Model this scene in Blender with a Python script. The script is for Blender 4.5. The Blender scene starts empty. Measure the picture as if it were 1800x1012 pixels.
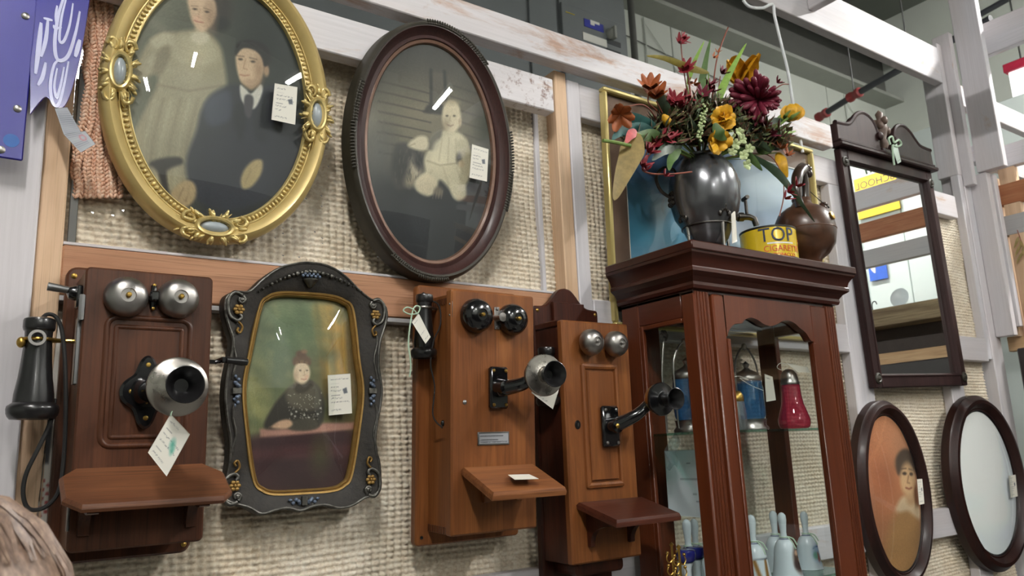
import bpy, math, random
import numpy as np
from mathutils import Vector, Matrix

# ------------------------------------------------------------------ camera, world, exposure
SC = bpy.context.scene
COL = SC.collection
EYE = np.array([0.0, 0.0, 1.65])
FPX = 1396.0
Q = np.array([[0.81709445, -0.57493823, -0.04245822],
              [0.08342668, 0.19079431, -0.97807848],
              [0.57043549, 0.79564035, 0.20386216]])
cam_d = bpy.data.cameras.new('camera'); cam = bpy.data.objects.new('camera', cam_d); COL.objects.link(cam)
m = Matrix.Identity(4)
for i in range(3):
    m[i][0] = Q[0][i]; m[i][1] = -Q[1][i]; m[i][2] = -Q[2][i]; m[i][3] = EYE[i]
cam.matrix_world = m
cam_d.sensor_width = 36; cam_d.lens = FPX / 1800 * 36
cam_d.clip_start = .02; cam_d.clip_end = 100
cam_d.dof.use_dof = True; cam_d.dof.focus_distance = 1.62; cam_d.dof.aperture_fstop = 9.0
SC.camera = cam
SC.view_settings.view_transform = 'Standard'; SC.view_settings.look = 'None'
SC.view_settings.gamma = 1; SC.view_settings.use_curve_mapping = False
SC.view_settings.exposure = -0.42
W = bpy.data.worlds.new('world'); SC.world = W; W.use_nodes = True
W.node_tree.nodes['Background'].inputs[0].default_value = (.80, .86, .90, 1)
W.node_tree.nodes['Background'].inputs[1].default_value = .12
TUBE_POWER = 440.0                      # emission of the fluorescent fixtures

def at(px, py, y):                      # photo pixel + real depth -> place on the plane Y = y
    r = Q.T @ np.array([px - 900.0, py - 506.0, FPX]); p = EYE + r * (y / r[1]); return Vector(p)
def atx(px, py, x):
    r = Q.T @ np.array([px - 900.0, py - 506.0, FPX]); p = EYE + r * (x / r[0]); return Vector(p)
def pix(P):                             # Nx3 -> photo pixels
    c = (np.asarray(P) - EYE) @ Q.T; return 900 + FPX * c[:, 0] / c[:, 2], 506 + FPX * c[:, 1] / c[:, 2]

# ------------------------------------------------------------------ mesh helpers
PI = math.pi
def lin(c):
    c = np.asarray(c, float) / 255.0
    return np.where(c <= .04045, c / 12.92, ((c + .055) / 1.055) ** 2.4)
def rgb(r, g, b): return tuple(float(x) for x in lin((r, g, b)))
T = Matrix.Translation
def RX(a): return Matrix.Rotation(a, 4, 'X')
def RY(a): return Matrix.Rotation(a, 4, 'Y')
def RZ(a): return Matrix.Rotation(a, 4, 'Z')
def SCL(x, y, z): return Matrix.Diagonal((x, y, z, 1))
def aim(p, d, up=(0, 0, 1)):            # local Z along d, placed at p
    q = Vector(d).normalized().to_track_quat('Z', 'Y'); return T(Vector(p)) @ q.to_matrix().to_4x4()

class MB:
    def __init__(s): s.v = []; s.f = []
    def add(s, vs, fs, M=None):
        o = len(s.v)
        if M is not None: vs = [M @ Vector(v) for v in vs]
        s.v += [tuple(v) for v in vs]; s.f += [tuple(i + o for i in f) for f in fs]; return s
    def box(s, x0, x1, y0, y1, z0, z1, c=0, M=None):
        if c <= 0:
            vs = [(x, y, z) for x in (x0, x1) for y in (y0, y1) for z in (z0, z1)]
            fs = [(0, 1, 3, 2), (4, 6, 7, 5), (0, 4, 5, 1), (2, 3, 7, 6), (0, 2, 6, 4), (1, 5, 7, 3)]
            return s.add(vs, fs, M)
        vs = []; idx = {}
        X = (x0, x1); Y = (y0, y1); Z = (z0, z1); sg = (1, -1)
        for i in (0, 1):
            for j in (0, 1):
                for k in (0, 1):
                    for a in range(3):
                        p = [X[i], Y[j], Z[k]]; d = (sg[i], sg[j], sg[k])
                        for b in range(3):
                            if b != a: p[b] += d[b] * c
                        idx[i, j, k, a] = len(vs); vs.append(tuple(p))
        fs = []
        for a in range(3):
            for e in (0, 1):
                o = [b for b in range(3) if b != a]; q = []
                for u, w in ((0, 0), (1, 0), (1, 1), (0, 1)):
                    t = [0, 0, 0]; t[a] = e; t[o[0]] = u; t[o[1]] = w; q.append(idx[t[0], t[1], t[2], a])
                fs.append(tuple(q))
        for a in range(3):
            o = [b for b in range(3) if b != a]
            for u in (0, 1):
                for w in (0, 1):
                    t0 = [0, 0, 0]; t0[o[0]] = u; t0[o[1]] = w; t1 = list(t0); t1[a] = 1
                    fs.append((idx[t0[0], t0[1], t0[2], o[0]], idx[t1[0], t1[1], t1[2], o[0]], idx[t1[0], t1[1], t1[2], o[1]], idx[t0[0], t0[1], t0[2], o[1]]))
        for i in (0, 1):
            for j in (0, 1):
                for k in (0, 1): fs.append((idx[i, j, k, 0], idx[i, j, k, 1], idx[i, j, k, 2]))
        return s.add(vs, fs, M)
    def tube(s, pts, r, n=8, cap=True, closed=False, M=None, flat=1.0):
        pts = [Vector(p) for p in pts]; k = len(pts)
        rr = r if isinstance(r, (list, tuple)) else [r] * k
        vs = []; fs = []; prev = None
        for i, p in enumerate(pts):
            if closed: d = pts[(i + 1) % k] - pts[i - 1]
            else: d = pts[min(i + 1, k - 1)] - pts[max(i - 1, 0)]
            if d.length < 1e-9: d = Vector((0, 0, 1))
            d.normalize()
            if prev is None:
                a = Vector((0, 0, 1)) if abs(d.z) < .9 else Vector((1, 0, 0)); u = d.cross(a).normalized()
            else:
                u = prev - d * prev.dot(d)
                u = u.normalized() if u.length > 1e-6 else d.orthogonal().normalized()
            prev = u; w = d.cross(u)
            for j in range(n):
                t = 2 * PI * j / n; vs.append(p + u * (math.cos(t) * rr[i]) + w * (math.sin(t) * rr[i] * flat))
        for i in range(k if closed else k - 1):
            for j in range(n):
                a = i * n + j; b = i * n + (j + 1) % n; i2 = (i + 1) % k
                fs.append((a, b, i2 * n + (j + 1) % n, i2 * n + j))
        if cap and not closed: fs.append(tuple(range(n - 1, -1, -1))); fs.append(tuple((k - 1) * n + j for j in range(n)))
        return s.add(vs, fs, M)
    def lathe(s, prof, n=24, M=None, sx=1.0, sy=1.0, wob=None):
        vs = []; fs = []; k = len(prof)
        for (r, z) in prof:
            for j in range(n):
                t = 2 * PI * j / n; q = r * (wob(t, z) if wob else 1.0)
                vs.append((q * math.cos(t) * sx, q * math.sin(t) * sy, z))
        for i in range(k - 1):
            for j in range(n):
                a = i * n + j; b = i * n + (j + 1) % n; fs.append((a, b, b + n, a + n))
        if prof[0][0] > 1e-6: fs.append(tuple(range(n - 1, -1, -1)))
        if prof[-1][0] > 1e-6: fs.append(tuple((k - 1) * n + j for j in range(n)))
        return s.add(vs, fs, M)
    def ball(s, c, rx, ry=None, rz=None, n=12, k=8, M=None):
        ry = ry or rx; rz = rz or rx
        prof = [(max(math.sin(PI * i / k), 1e-5), -math.cos(PI * i / k)) for i in range(k + 1)]
        L = T(Vector(c)) @ SCL(rx, ry, rz); return s.lathe(prof, n, (M @ L) if M is not None else L)
    def prism(s, out, yf, yb, c=0, M=None):      # outline in (x,z); front face y=yf, back y=yb
        n = len(out); rings = []
        dirn = 1 if yb > yf else -1
        if c > 0: rings.append((yf, inset(out, c))); rings.append((yf + dirn * c, out))
        else: rings.append((yf, out))
        rings.append((yb, out)); vs = []; fs = []
        for y, o in rings: vs += [(p[0], y, p[1]) for p in o]
        for i in range(len(rings) - 1):
            for j in range(n): fs.append((i * n + j, i * n + (j + 1) % n, (i + 1) * n + (j + 1) % n, (i + 1) * n + j))
        fs.append(tuple(range(n))); fs.append(tuple((len(rings) - 1) * n + j for j in range(n)))
        return s.add(vs, fs, M)
    def ring(s, path, prof, M=None, closed_prof=False):   # sweep prof (outward offset, y) round a closed (x,z) path
        n = len(path); nr = normals(path); vs = []; fs = []; k = len(prof)
        for (u, y) in prof:
            for p, q in zip(path, nr): vs.append((p[0] + q[0] * u, y, p[1] + q[1] * u))
        for i in range(k if closed_prof else k - 1):
            i2 = (i + 1) % k
            for j in range(n): fs.append((i * n + j, i * n + (j + 1) % n, i2 * n + (j + 1) % n, i2 * n + j))
        return s.add(vs, fs, M)
    def mesh(s, name, mat, smooth=40):
        me = bpy.data.meshes.new(name); me.from_pydata(s.v, [], s.f)
        import bmesh
        if len(s.f) < 40000:
            bm = bmesh.new(); bm.from_mesh(me); bmesh.ops.recalc_face_normals(bm, faces=bm.faces); bm.to_mesh(me); bm.free()
        if smooth: me.shade_smooth(); me.set_sharp_from_angle(angle=math.radians(smooth))
        me.materials.append(mat); return me
    def build(s, name, mat, parent=None, smooth=40, loc=None):
        return obj(name, s.mesh(name, mat, smooth), parent, loc)
def area2(o): return sum(o[i][0] * o[(i + 1) % len(o)][1] - o[(i + 1) % len(o)][0] * o[i][1] for i in range(len(o)))
def normals(o):                          # outward normals of a closed (x,z) path
    n = len(o); sg = 1 if area2(o) > 0 else -1; r = []
    for i in range(n):
        a = o[i - 1]; b = o[(i + 1) % n]; dx, dz = b[0] - a[0], b[1] - a[1]; L = math.hypot(dx, dz) or 1
        r.append((dz / L * sg, -dx / L * sg))
    return r
def inset(o, c): return [(p[0] - q[0] * c, p[1] - q[1] * c) for p, q in zip(o, normals(o))]
def ellipse(a, b, n=96, cx=0, cz=0): return [(cx + a * math.cos(2 * PI * i / n), cz + b * math.sin(2 * PI * i / n)) for i in range(n)]
def rrect(x0, x1, z0, z1, r, k=5):
    o = []
    for cx, cz, a0 in ((x1 - r, z1 - r, 0), (x0 + r, z1 - r, 90), (x0 + r, z0 + r, 180), (x1 - r, z0 + r, 270)):
        for i in range(k + 1):
            a = math.radians(a0 + 90 * i / k); o.append((cx + r * math.cos(a), cz + r * math.sin(a)))
    return o
def spline(pts, k=6, closed=False):      # Catmull-Rom through points of any dimension
    P = [np.array(p, float) for p in pts]; n = len(P); out = []
    for i in range(n if closed else n - 1):
        p0 = P[i - 1] if (closed or i > 0) else P[0]; p1 = P[i]; p2 = P[(i + 1) % n]
        p3 = P[(i + 2) % n] if (closed or i + 2 < n) else P[-1]
        for j in range(k):
            t = j / k
            out.append(tuple(.5 * (2 * p1 + (p2 - p0) * t + (2 * p0 - 5 * p1 + 4 * p2 - p3) * t * t + (3 * p1 - p0 - 3 * p2 + p3) * t ** 3)))
    if not closed: out.append(tuple(P[-1]))
    return out
def obj(name, me, parent=None, loc=None):
    o = bpy.data.objects.new(name, me); COL.objects.link(o)
    if parent is not None: o.parent = parent
    if loc is not None: o.location = loc
    return o
def tag(o, label=None, cat=None, group=None, kind=None):
    if label: o['label'] = label
    if cat: o['category'] = cat
    if group: o['group'] = group
    if kind: o['kind'] = kind
    return o
def thing(name, label, cat, loc=(0, 0, 0), group=None, rot=(0, 0, 0)):
    o = bpy.data.objects.new(name, None); COL.objects.link(o); o.empty_display_size = .05
    o.location = loc; o.rotation_euler = rot; return tag(o, label, cat, group)
def setting(name):
    o = bpy.data.objects.new(name, None); COL.objects.link(o); o['kind'] = 'structure'; return o
def copy_tree(o, parent=None):
    c = o.copy(); COL.objects.link(c); c.parent = parent
    for ch in [x for x in COL.objects if x.parent == o]: copy_tree(ch, c)
    return c

# ------------------------------------------------------------------ materials
def newmat(name):
    m = bpy.data.materials.new(name); m.use_nodes = True; nt = m.node_tree; nt.nodes.clear()
    out = nt.nodes.new('ShaderNodeOutputMaterial'); b = nt.nodes.new('ShaderNodeBsdfPrincipled'); nt.links.new(b.outputs[0], out.inputs[0])
    return m, nt, b, out
def N(nt, t, **kw):
    n = nt.nodes.new(t)
    for k, v in kw.items(): setattr(n, k, v)
    return n
def ramp(nt, fac, stops):
    r = N(nt, 'ShaderNodeValToRGB'); e = r.color_ramp.elements
    while len(e) < len(stops): e.new(.5)
    for x, (p, c) in zip(e, stops): x.position = p; x.color = (*c, 1)
    nt.links.new(fac, r.inputs[0]); return r.outputs[0]
def coords(nt, scale, rnd=True):
    tc = N(nt, 'ShaderNodeTexCoord'); mp = N(nt, 'ShaderNodeMapping'); mp.inputs['Scale'].default_value = scale
    nt.links.new(tc.outputs['Object'], mp.inputs[0])
    if rnd:
        oi = N(nt, 'ShaderNodeObjectInfo'); mu = N(nt, 'ShaderNodeMath', operation='MULTIPLY'); mu.inputs[1].default_value = 37.0
        nt.links.new(oi.outputs['Random'], mu.inputs[0]); cx = N(nt, 'ShaderNodeCombineXYZ')
        for i in range(3): nt.links.new(mu.outputs[0], cx.inputs[i])
        nt.links.new(cx.outputs[0], mp.inputs['Location'])
    return mp.outputs[0]
def bumpto(nt, b, h, strength=.3, dist=.002):
    bp = N(nt, 'ShaderNodeBump'); bp.inputs['Strength'].default_value = strength; bp.inputs['Distance'].default_value = dist
    nt.links.new(h, bp.inputs['Height']); nt.links.new(bp.outputs[0], b.inputs['Normal'])
def noise(nt, vec, scale, detail=4, rough=.6, dist=0):
    n = N(nt, 'ShaderNodeTexNoise'); n.inputs['Scale'].default_value = scale; n.inputs['Detail'].default_value = detail
    n.inputs['Roughness'].default_value = rough; n.inputs['Distortion'].default_value = dist
    nt.links.new(vec, n.inputs['Vector']); return n.outputs['Fac']
def mixc(nt, f, a, b, mode='MIX'):
    x = N(nt, 'ShaderNodeMix', data_type='RGBA', blend_type=mode)
    for s, v in ((0, f), (6, a), (7, b)):
        if hasattr(v, 'links'): nt.links.new(v, x.inputs[s])
        elif s == 0: x.inputs[0].default_value = v
        else: x.inputs[s].default_value = (*v, 1)
    return x.outputs[2]
def M_plain(name, c, rough=.5, metal=0, coat=0, var=.12, scale=30, bump=0, bscale=60):
    m, nt, b, o = newmat(name); v = coords(nt, (1, 1, 1)); n = noise(nt, v, scale, 3)
    c = np.array(c); col = ramp(nt, n, [(.25, tuple(c * (1 - var))), (.75, tuple(np.minimum(c * (1 + var), 1)))])
    nt.links.new(col, b.inputs['Base Color']); b.inputs['Roughness'].default_value = rough; b.inputs['Metallic'].default_value = metal
    if coat: b.inputs['Coat Weight'].default_value = coat; b.inputs['Coat Roughness'].default_value = .12
    if bump: bumpto(nt, b, noise(nt, v, bscale, 4), bump)
    return m
def M_wood(name, c1, c2, axis='z', rough=.4, coat=0, grain=1.0, fine=1.0, bump=.15, c3=None, spec=.5, pore=.55):
    m, nt, b, o = newmat(name)
    lo, hi = 3.0 * grain, 34.0 * grain
    s = {'x': (lo, hi, hi), 'y': (hi, lo, hi), 'z': (hi, hi, lo)}[axis]
    v = coords(nt, s); n1 = noise(nt, v, 1.0, 6, .62, .8)
    s2 = {'x': (6, 420, 420), 'y': (420, 6, 420), 'z': (420, 420, 6)}[axis]
    v2 = coords(nt, tuple(x * fine for x in s2)); n2 = noise(nt, v2, 1.0, 2, .5)
    col = ramp(nt, n1, [(.28, c1), (.72, c2)] if c3 is None else [(.22, c1), (.5, c3), (.78, c2)])
    dk = tuple(np.array(c1) * .45)
    f = ramp(nt, n2, [(.30, (pore,) * 3), (.48, (0, 0, 0))])
    nt.links.new(mixc(nt, f, col, dk), b.inputs['Base Color'])
    b.inputs['Roughness'].default_value = rough + .08; b.inputs['Specular IOR Level'].default_value = spec * .6
    if coat: b.inputs['Coat Weight'].default_value = coat * .45; b.inputs['Coat Roughness'].default_value = .2
    if bump: bumpto(nt, b, n2, bump, .001)
    return m
def M_white(name, axis='x', worn=.60, tone=(205, 203, 208), under=(196, 150, 108), stain=None):   # thin white paint on lumber, wood showing in worn patches
    m, nt, b, o = newmat(name)
    s = {'x': (2.2, 9, 9), 'y': (9, 2.2, 9), 'z': (9, 9, 2.2)}[axis]; v = coords(nt, s)
    n1 = noise(nt, v, 1.3, 7, .68, .4)
    s2 = {'x': (5, 150, 150), 'y': (150, 5, 150), 'z': (150, 150, 5)}[axis]; v2 = coords(nt, s2); n2 = noise(nt, v2, 1, 3)
    white = ramp(nt, n2, [(.2, rgb(*[x * .93 for x in tone])), (.7, rgb(*tone))])
    wood = ramp(nt, n2, [(.2, rgb(*[x * .8 for x in under])), (.8, rgb(*under))])
    f = ramp(nt, n1, [(worn, (0, 0, 0)), (worn + .12, (.75, .75, .75))])
    tint = ramp(nt, noise(nt, v, .6, 2), [(.35, (0, 0, 0)), (.7, (.35, .35, .35))])
    white = mixc(nt, tint, white, rgb(203, 186, 178))
    col = mixc(nt, f, white, wood)
    if stain:                             # rusty blotches soaked into one end of the board
        sv = coords(nt, (1, 1, 1), False); sx = N(nt, 'ShaderNodeSeparateXYZ'); nt.links.new(sv, sx.inputs[0])
        w = N(nt, 'ShaderNodeMapRange'); w.inputs[1].default_value = stain[0]; w.inputs[2].default_value = stain[1]; nt.links.new(sx.outputs[0], w.inputs[0])
        mu = N(nt, 'ShaderNodeMath', operation='MULTIPLY'); nt.links.new(w.outputs[0], mu.inputs[0])
        nt.links.new(ramp(nt, noise(nt, sv, 42, 5, .7), [(.55, (0, 0, 0)), (.66, (.85, .85, .85))]), mu.inputs[1]); col = mixc(nt, mu.outputs[0], col, rgb(112, 74, 58))
    nt.links.new(col, b.inputs['Base Color']); b.inputs['Roughness'].default_value = .6
    bumpto(nt, b, n2, .15, .001); return m
def M_metal(name, c, rough=.3, var=.25, scale=14, bump=.05):
    m, nt, b, o = newmat(name); v = coords(nt, (1, 1, 1)); n = noise(nt, v, scale, 5, .6); c = np.array(c)
    nt.links.new(ramp(nt, n, [(.3, tuple(c * (1 - var))), (.7, tuple(c))]), b.inputs['Base Color']); b.inputs['Metallic'].default_value = 1
    r = ramp(nt, noise(nt, v, scale * 2, 4), [(.3, (rough * .75,) * 3), (.7, (min(1, rough * 1.35),) * 3)]); nt.links.new(r, b.inputs['Roughness'])
    if bump: bumpto(nt, b, noise(nt, v, scale * 6, 3), bump, .001)
    return m
def M_glass(name, tint=(1, 1, 1), ior=1.5, rough=0.0, body=0.0, bodycol=(1, 1, 1), fmul=1.0):   # thin clear or coloured glass
    m, nt, b, o = newmat(name); nt.nodes.remove(b)
    tr = N(nt, 'ShaderNodeBsdfTransparent'); tr.inputs[0].default_value = (*tint, 1)
    gl = N(nt, 'ShaderNodeBsdfGlossy'); gl.inputs['Roughness'].default_value = rough
    mx = N(nt, 'ShaderNodeMixShader'); lw = N(nt, 'ShaderNodeLayerWeight'); lw.inputs[0].default_value = .5
    pw = N(nt, 'ShaderNodeMath', operation='POWER'); pw.inputs[1].default_value = 5.0; nt.links.new(lw.outputs['Facing'], pw.inputs[0])
    f0 = ((ior - 1) / (ior + 1)) ** 2 * 1.6 * fmul
    ma = N(nt, 'ShaderNodeMath', operation='MULTIPLY_ADD'); ma.inputs[1].default_value = 1 - f0; ma.inputs[2].default_value = f0; ma.use_clamp = True
    nt.links.new(pw.outputs[0], ma.inputs[0]); nt.links.new(ma.outputs[0], mx.inputs[0]); src = tr.outputs[0]
    if body:
        df = N(nt, 'ShaderNodeBsdfDiffuse'); df.inputs[0].default_value = (*bodycol, 1); m2 = N(nt, 'ShaderNodeMixShader'); m2.inputs[0].default_value = body
        nt.links.new(tr.outputs[0], m2.inputs[1]); nt.links.new(df.outputs[0], m2.inputs[2]); src = m2.outputs[0]
    nt.links.new(src, mx.inputs[1]); nt.links.new(gl.outputs[0], mx.inputs[2]); nt.links.new(mx.outputs[0], o.inputs[0]); return m
def M_emit(name, c, s):
    m, nt, b, o = newmat(name); nt.nodes.remove(b); e = N(nt, 'ShaderNodeEmission'); e.inputs[0].default_value = (*c, 1); e.inputs[1].default_value = s
    nt.links.new(e.outputs[0], o.inputs[0]); return m
def M_print(name, rough=.5):              # flat print stored in the mesh's colour attribute
    m, nt, b, o = newmat(name); a = N(nt, 'ShaderNodeAttribute'); a.attribute_name = 'Col'
    nt.links.new(a.outputs['Color'], b.inputs['Base Color']); b.inputs['Roughness'].default_value = rough; return m

# ------------------------------------------------------------------ print painter (flat pictures, labels)
class Paint:
    def __init__(s, u, v, bg): s.u = np.asarray(u, float); s.v = np.asarray(v, float); s.c = np.tile(np.array(bg, float), (len(s.u), 1))
    def mix(s, m, col): s.c += (np.array(col, float) - s.c) * np.clip(m, 0, 1)[:, None]; return s
    def grad(s, p0, p1, c0, c1, al=1):
        d = np.array(p1, float) - p0; t = np.clip(((s.u - p0[0]) * d[0] + (s.v - p0[1]) * d[1]) / (d @ d), 0, 1)
        col = np.array(c0, float)[None] * (1 - t[:, None]) + np.array(c1, float)[None] * t[:, None]; s.c += (col - s.c) * al; return s
    def ell(s, cx, cy, rx, ry, col, soft=.25, ang=0, al=1):
        a = math.radians(ang); dx, dy = s.u - cx, s.v - cy; x = dx * math.cos(a) + dy * math.sin(a); y = -dx * math.sin(a) + dy * math.cos(a)
        r = np.sqrt((x / rx) ** 2 + (y / ry) ** 2); return s.mix((1 + soft - r) / (2 * soft) * al if soft else (r < 1) * al, col)
    def poly(s, pts, col, soft=2, al=1, smooth=True):
        P = np.array(spline(pts, 5, True) if smooth else pts, float); ins = np.zeros(len(s.u), bool); dm = np.full(len(s.u), 1e9)
        for i in range(len(P)):
            a = P[i]; b = P[(i + 1) % len(P)]
            c = ((a[1] > s.v) != (b[1] > s.v))
            if abs(b[1] - a[1]) > 1e-12: ins ^= c & (s.u < (b[0] - a[0]) * (s.v - a[1]) / (b[1] - a[1]) + a[0])
            dm = np.minimum(dm, s._seg(a, b))
        sd = np.where(ins, dm, -dm); return s.mix(np.clip(sd / (2 * soft) + .5, 0, 1) * al, col)
    def _seg(s, a, b):
        d = b - a; L = d @ d or 1e-9; t = np.clip(((s.u - a[0]) * d[0] + (s.v - a[1]) * d[1]) / L, 0, 1)
        return np.hypot(s.u - a[0] - t * d[0], s.v - a[1] - t * d[1])
    def line(s, pts, w, col, soft=1, al=1):
        P = np.array(pts, float); dm = np.full(len(s.u), 1e9)
        for i in range(len(P) - 1): dm = np.minimum(dm, s._seg(P[i], P[i + 1]))
        return s.mix(np.clip((w / 2 - dm) / (2 * soft) + .5, 0, 1) * al, col)
    def noise(s, scale, amt, seed=0, col=None):
        r = np.random.RandomState(seed); n = np.zeros(len(s.u))
        for k in range(14):
            a = r.uniform(0, 2 * PI); f = scale * r.uniform(.5, 2.2); n += np.sin((s.u * math.cos(a) + s.v * math.sin(a)) * f + r.uniform(0, 6.3))
        n /= 5
        if col is None: s.c *= (1 + amt * n)[:, None]
        else: s.mix(np.clip(n * amt, 0, 1), col)
        return s
    def grain(s, amt, seed=1): s.c *= 1 + np.random.RandomState(seed).normal(0, amt, len(s.u))[:, None]; return s
def colour(me, c255):
    a = me.attributes.new('Col', 'FLOAT_COLOR', 'POINT'); c = np.ones((len(c255), 4), np.float32)
    c[:, :3] = lin(np.clip(c255, 0, 255)); a.data.foreach_set('color', c.ravel())
def radial(outline, nr, dome=0.0, p=2):   # disc-like mesh over an (x,z) outline round its origin; bulges to -y
    n = len(outline); vs = [(0, -dome, 0)]; fs = []
    for i in range(1, nr + 1):
        t = i / nr; d = -dome * (1 - t ** p)
        vs += [(q[0] * t, d, q[1] * t) for q in outline]
    for j in range(n): fs.append((0, 1 + j, 1 + (j + 1) % n))
    for i in range(nr - 1):
        for j in range(n): a = 1 + i * n + j; b = 1 + i * n + (j + 1) % n; fs.append((a, a + n, b + n, b))
    return vs, fs
def gridmesh(nx, nz, fn):                 # fn(s,t) with s,t in 0..1
    vs = [fn(i / nx, j / nz) for j in range(nz + 1) for i in range(nx + 1)]
    fs = [(j * (nx + 1) + i, j * (nx + 1) + i + 1, (j + 1) * (nx + 1) + i + 1, (j + 1) * (nx + 1) + i) for j in range(nz) for i in range(nx)]
    return vs, fs
def rawmesh(name, vs, fs, mat, smooth=True):
    me = bpy.data.meshes.new(name); me.from_pydata([tuple(v) for v in vs], [], fs)
    if smooth: me.shade_smooth()
    me.materials.append(mat); return me
# ------------------------------------------------------------------ shared materials
rnd = random.Random(7)
m_white_x = M_white('white_paint_x', 'x'); m_white_z = M_white('white_paint_z', 'z', .66); m_white_y = M_white('white_paint_y', 'y', .62)
m_white_worn = M_white('worn_white_paint_x', 'x', .50, tone=(212, 209, 212), under=(188, 140, 104))
m_pine_z = M_wood('pine_z', rgb(196, 162, 130), rgb(222, 192, 162), 'z', .6, grain=.5, pore=.3)
m_pine_y = M_wood('pine_y', rgb(186, 148, 108), rgb(220, 186, 146), 'y', .6, grain=.5)
m_fir_x = M_wood('fir_x', rgb(156, 108, 80), rgb(190, 144, 112), 'x', .6, grain=.55)
m_fir_y = M_wood('fir_y', rgb(150, 92, 62), rgb(184, 130, 94), 'y', .6, grain=.55)
m_grey_y = M_white('grey_paint_y', 'y', .8, tone=(168, 168, 170))
m_weather_y = M_wood('weathered_y', rgb(96, 80, 60), rgb(160, 142, 112), 'y', .7, grain=.8)
m_oak = M_wood('phone_oak', rgb(96, 54, 26), rgb(150, 95, 50), 'z', .36, coat=.25, grain=.8, c3=rgb(122, 72, 36), pore=.4)
m_oak_x = M_wood('phone_oak_shelf', rgb(94, 52, 28), rgb(142, 90, 52), 'x', .40, coat=.2, grain=.8)
m_walnut = M_wood('phone_walnut', rgb(58, 32, 20), rgb(94, 55, 34), 'z', .34, coat=.25, grain=.9, c3=rgb(76, 43, 26), pore=.4)
m_walnut_x = M_wood('phone_walnut_shelf', rgb(78, 45, 28), rgb(120, 76, 48), 'x', .4, coat=.2, grain=.9)
m_mahog = M_wood('phone_mahogany', rgb(44, 18, 11), rgb(74, 34, 20), 'z', .32, coat=.3, grain=.9)
m_mahog_x = M_wood('phone_mahogany_shelf', rgb(56, 26, 18), rgb(86, 44, 30), 'x', .30, coat=.4, grain=.9)
m_cherry_z = M_wood('cherry_z', rgb(78, 34, 16), rgb(108, 53, 26), 'z', .28, coat=.4, grain=.22, bump=.02, fine=.7, pore=.2)
m_cherry_x = M_wood('cherry_x', rgb(50, 21, 14), rgb(70, 31, 20), 'x', .26, coat=.5, grain=.3, bump=.02, fine=.7, pore=.2)
m_cherry_y = M_wood('cherry_y', rgb(60, 26, 15), rgb(88, 40, 24), 'y', .26, coat=.5, grain=.3, bump=.02, fine=.7, pore=.2)
m_darkwood = M_wood('dark_mirror_wood', rgb(34, 20, 20), rgb(58, 38, 37), 'z', .45, coat=.15, grain=.7, spec=.3)
m_ovalwood = M_wood('dark_oval_wood', rgb(40, 22, 20), rgb(70, 42, 38), 'z', .40, coat=.25, grain=.5, bump=.04)
m_ovalrim = M_plain('oval_green_rim', rgb(48, 44, 34), .55, 0, .05, .25, 60)
m_ovallip = M_plain('oval_copper_lip', rgb(112, 82, 66), .45, .2, .1, .2, 60)
m_roundwood = M_wood('walnut_oval', rgb(22, 9, 8), rgb(50, 22, 16), 'z', .36, coat=.25, grain=.5, bump=.02)
m_black = M_plain('black_enamel', rgb(13, 13, 15), .18, 0, .6, .2)
m_rubber = M_plain('black_hard_rubber', rgb(24, 23, 24), .30, 0, .3, .25, 40)
m_cord = M_plain('black_cord', rgb(26, 24, 23), .8, 0, 0, .3, 200)
m_nickel = M_metal('dull_nickel', rgb(168, 164, 160), .34)
m_nickel2 = M_metal('satin_nickel', rgb(186, 180, 172), .30)
m_brass = M_metal('brass', rgb(196, 160, 84), .32)
m_steel = M_metal('grey_steel', rgb(150, 150, 150), .4)
m_gold = M_plain('gold_paint', rgb(196, 172, 112), .42, .35, .1, .10, 24, .06, 200)
m_goldb = M_plain('bright_gilt', rgb(210, 188, 126), .32, .5, .15, .3, 60)
m_goldliner = M_plain('gold_liner', rgb(152, 120, 66), .45, .6, 0, .2, 50)
m_giltthin = M_plain('gilt_moulding', rgb(202, 184, 120), .34, .45, .2, .05, 6)
m_ornate = M_plain('dark_bronze_frame', rgb(33, 28, 22), .6, .05, 0, .6, 70, .5, 140)
m_silverleaf = M_metal('aged_silver_leaf', rgb(122, 120, 114), .45, .65, 110)
m_bluegray = M_plain('blue_grey_relief', rgb(96, 108, 126), .5, .3, 0, .4, 120)
m_pewter = M_plain('dark_silverplate', rgb(104, 105, 108), .24, .75, .15, .18, 9, .03, 30)
m_pewdark = M_metal('tarnished_silver', rgb(96, 92, 88), .34, .5, 60)
m_pottery = M_plain('brown_glazed_pottery', rgb(80, 52, 36), .36, 0, .2, .6, 14, .15, 40)
m_glass = M_glass('picture_glass', (.97, .985, .97), 1.5, fmul=1.0)
m_pane = M_glass('cabinet_glass', (.93, .96, .95), 1.5)
m_shelfglass = M_glass('shelf_glass', (.55, .78, .72), 1.5)
m_clear = M_glass('pressed_glass', (.86, .90, .92), 1.6, .03, .10, (.7, .75, .78), 1.5)
m_blueg = M_glass('blue_glass', (.30, .55, .80), 1.55, .03, .45, rgb(58, 116, 168), 1.2)
m_redg = M_glass('cranberry_glass', (.86, .28, .38), 1.55, .02, .40, rgb(178, 46, 76), 1.3)
m_china = M_plain('white_china', rgb(204, 216, 222), .15, 0, .5, .02)
m_cobalt = M_plain('cobalt_china', rgb(30, 34, 104), .12, 0, .5, .1)
m_paper = M_plain('paper', rgb(222, 220, 214), .8, 0, 0, .03)
m_card = M_plain('tag_card', rgb(218, 214, 202), .8, 0, 0, .04)
m_print = M_print('flat_print'); m_printg = M_print('glossy_print', .25)
m_ribbon = M_plain('green_ribbon', rgb(176, 200, 176), .7, 0, 0, .12, 80)
m_string = M_plain('white_string', rgb(210, 208, 200), .8)
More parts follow.
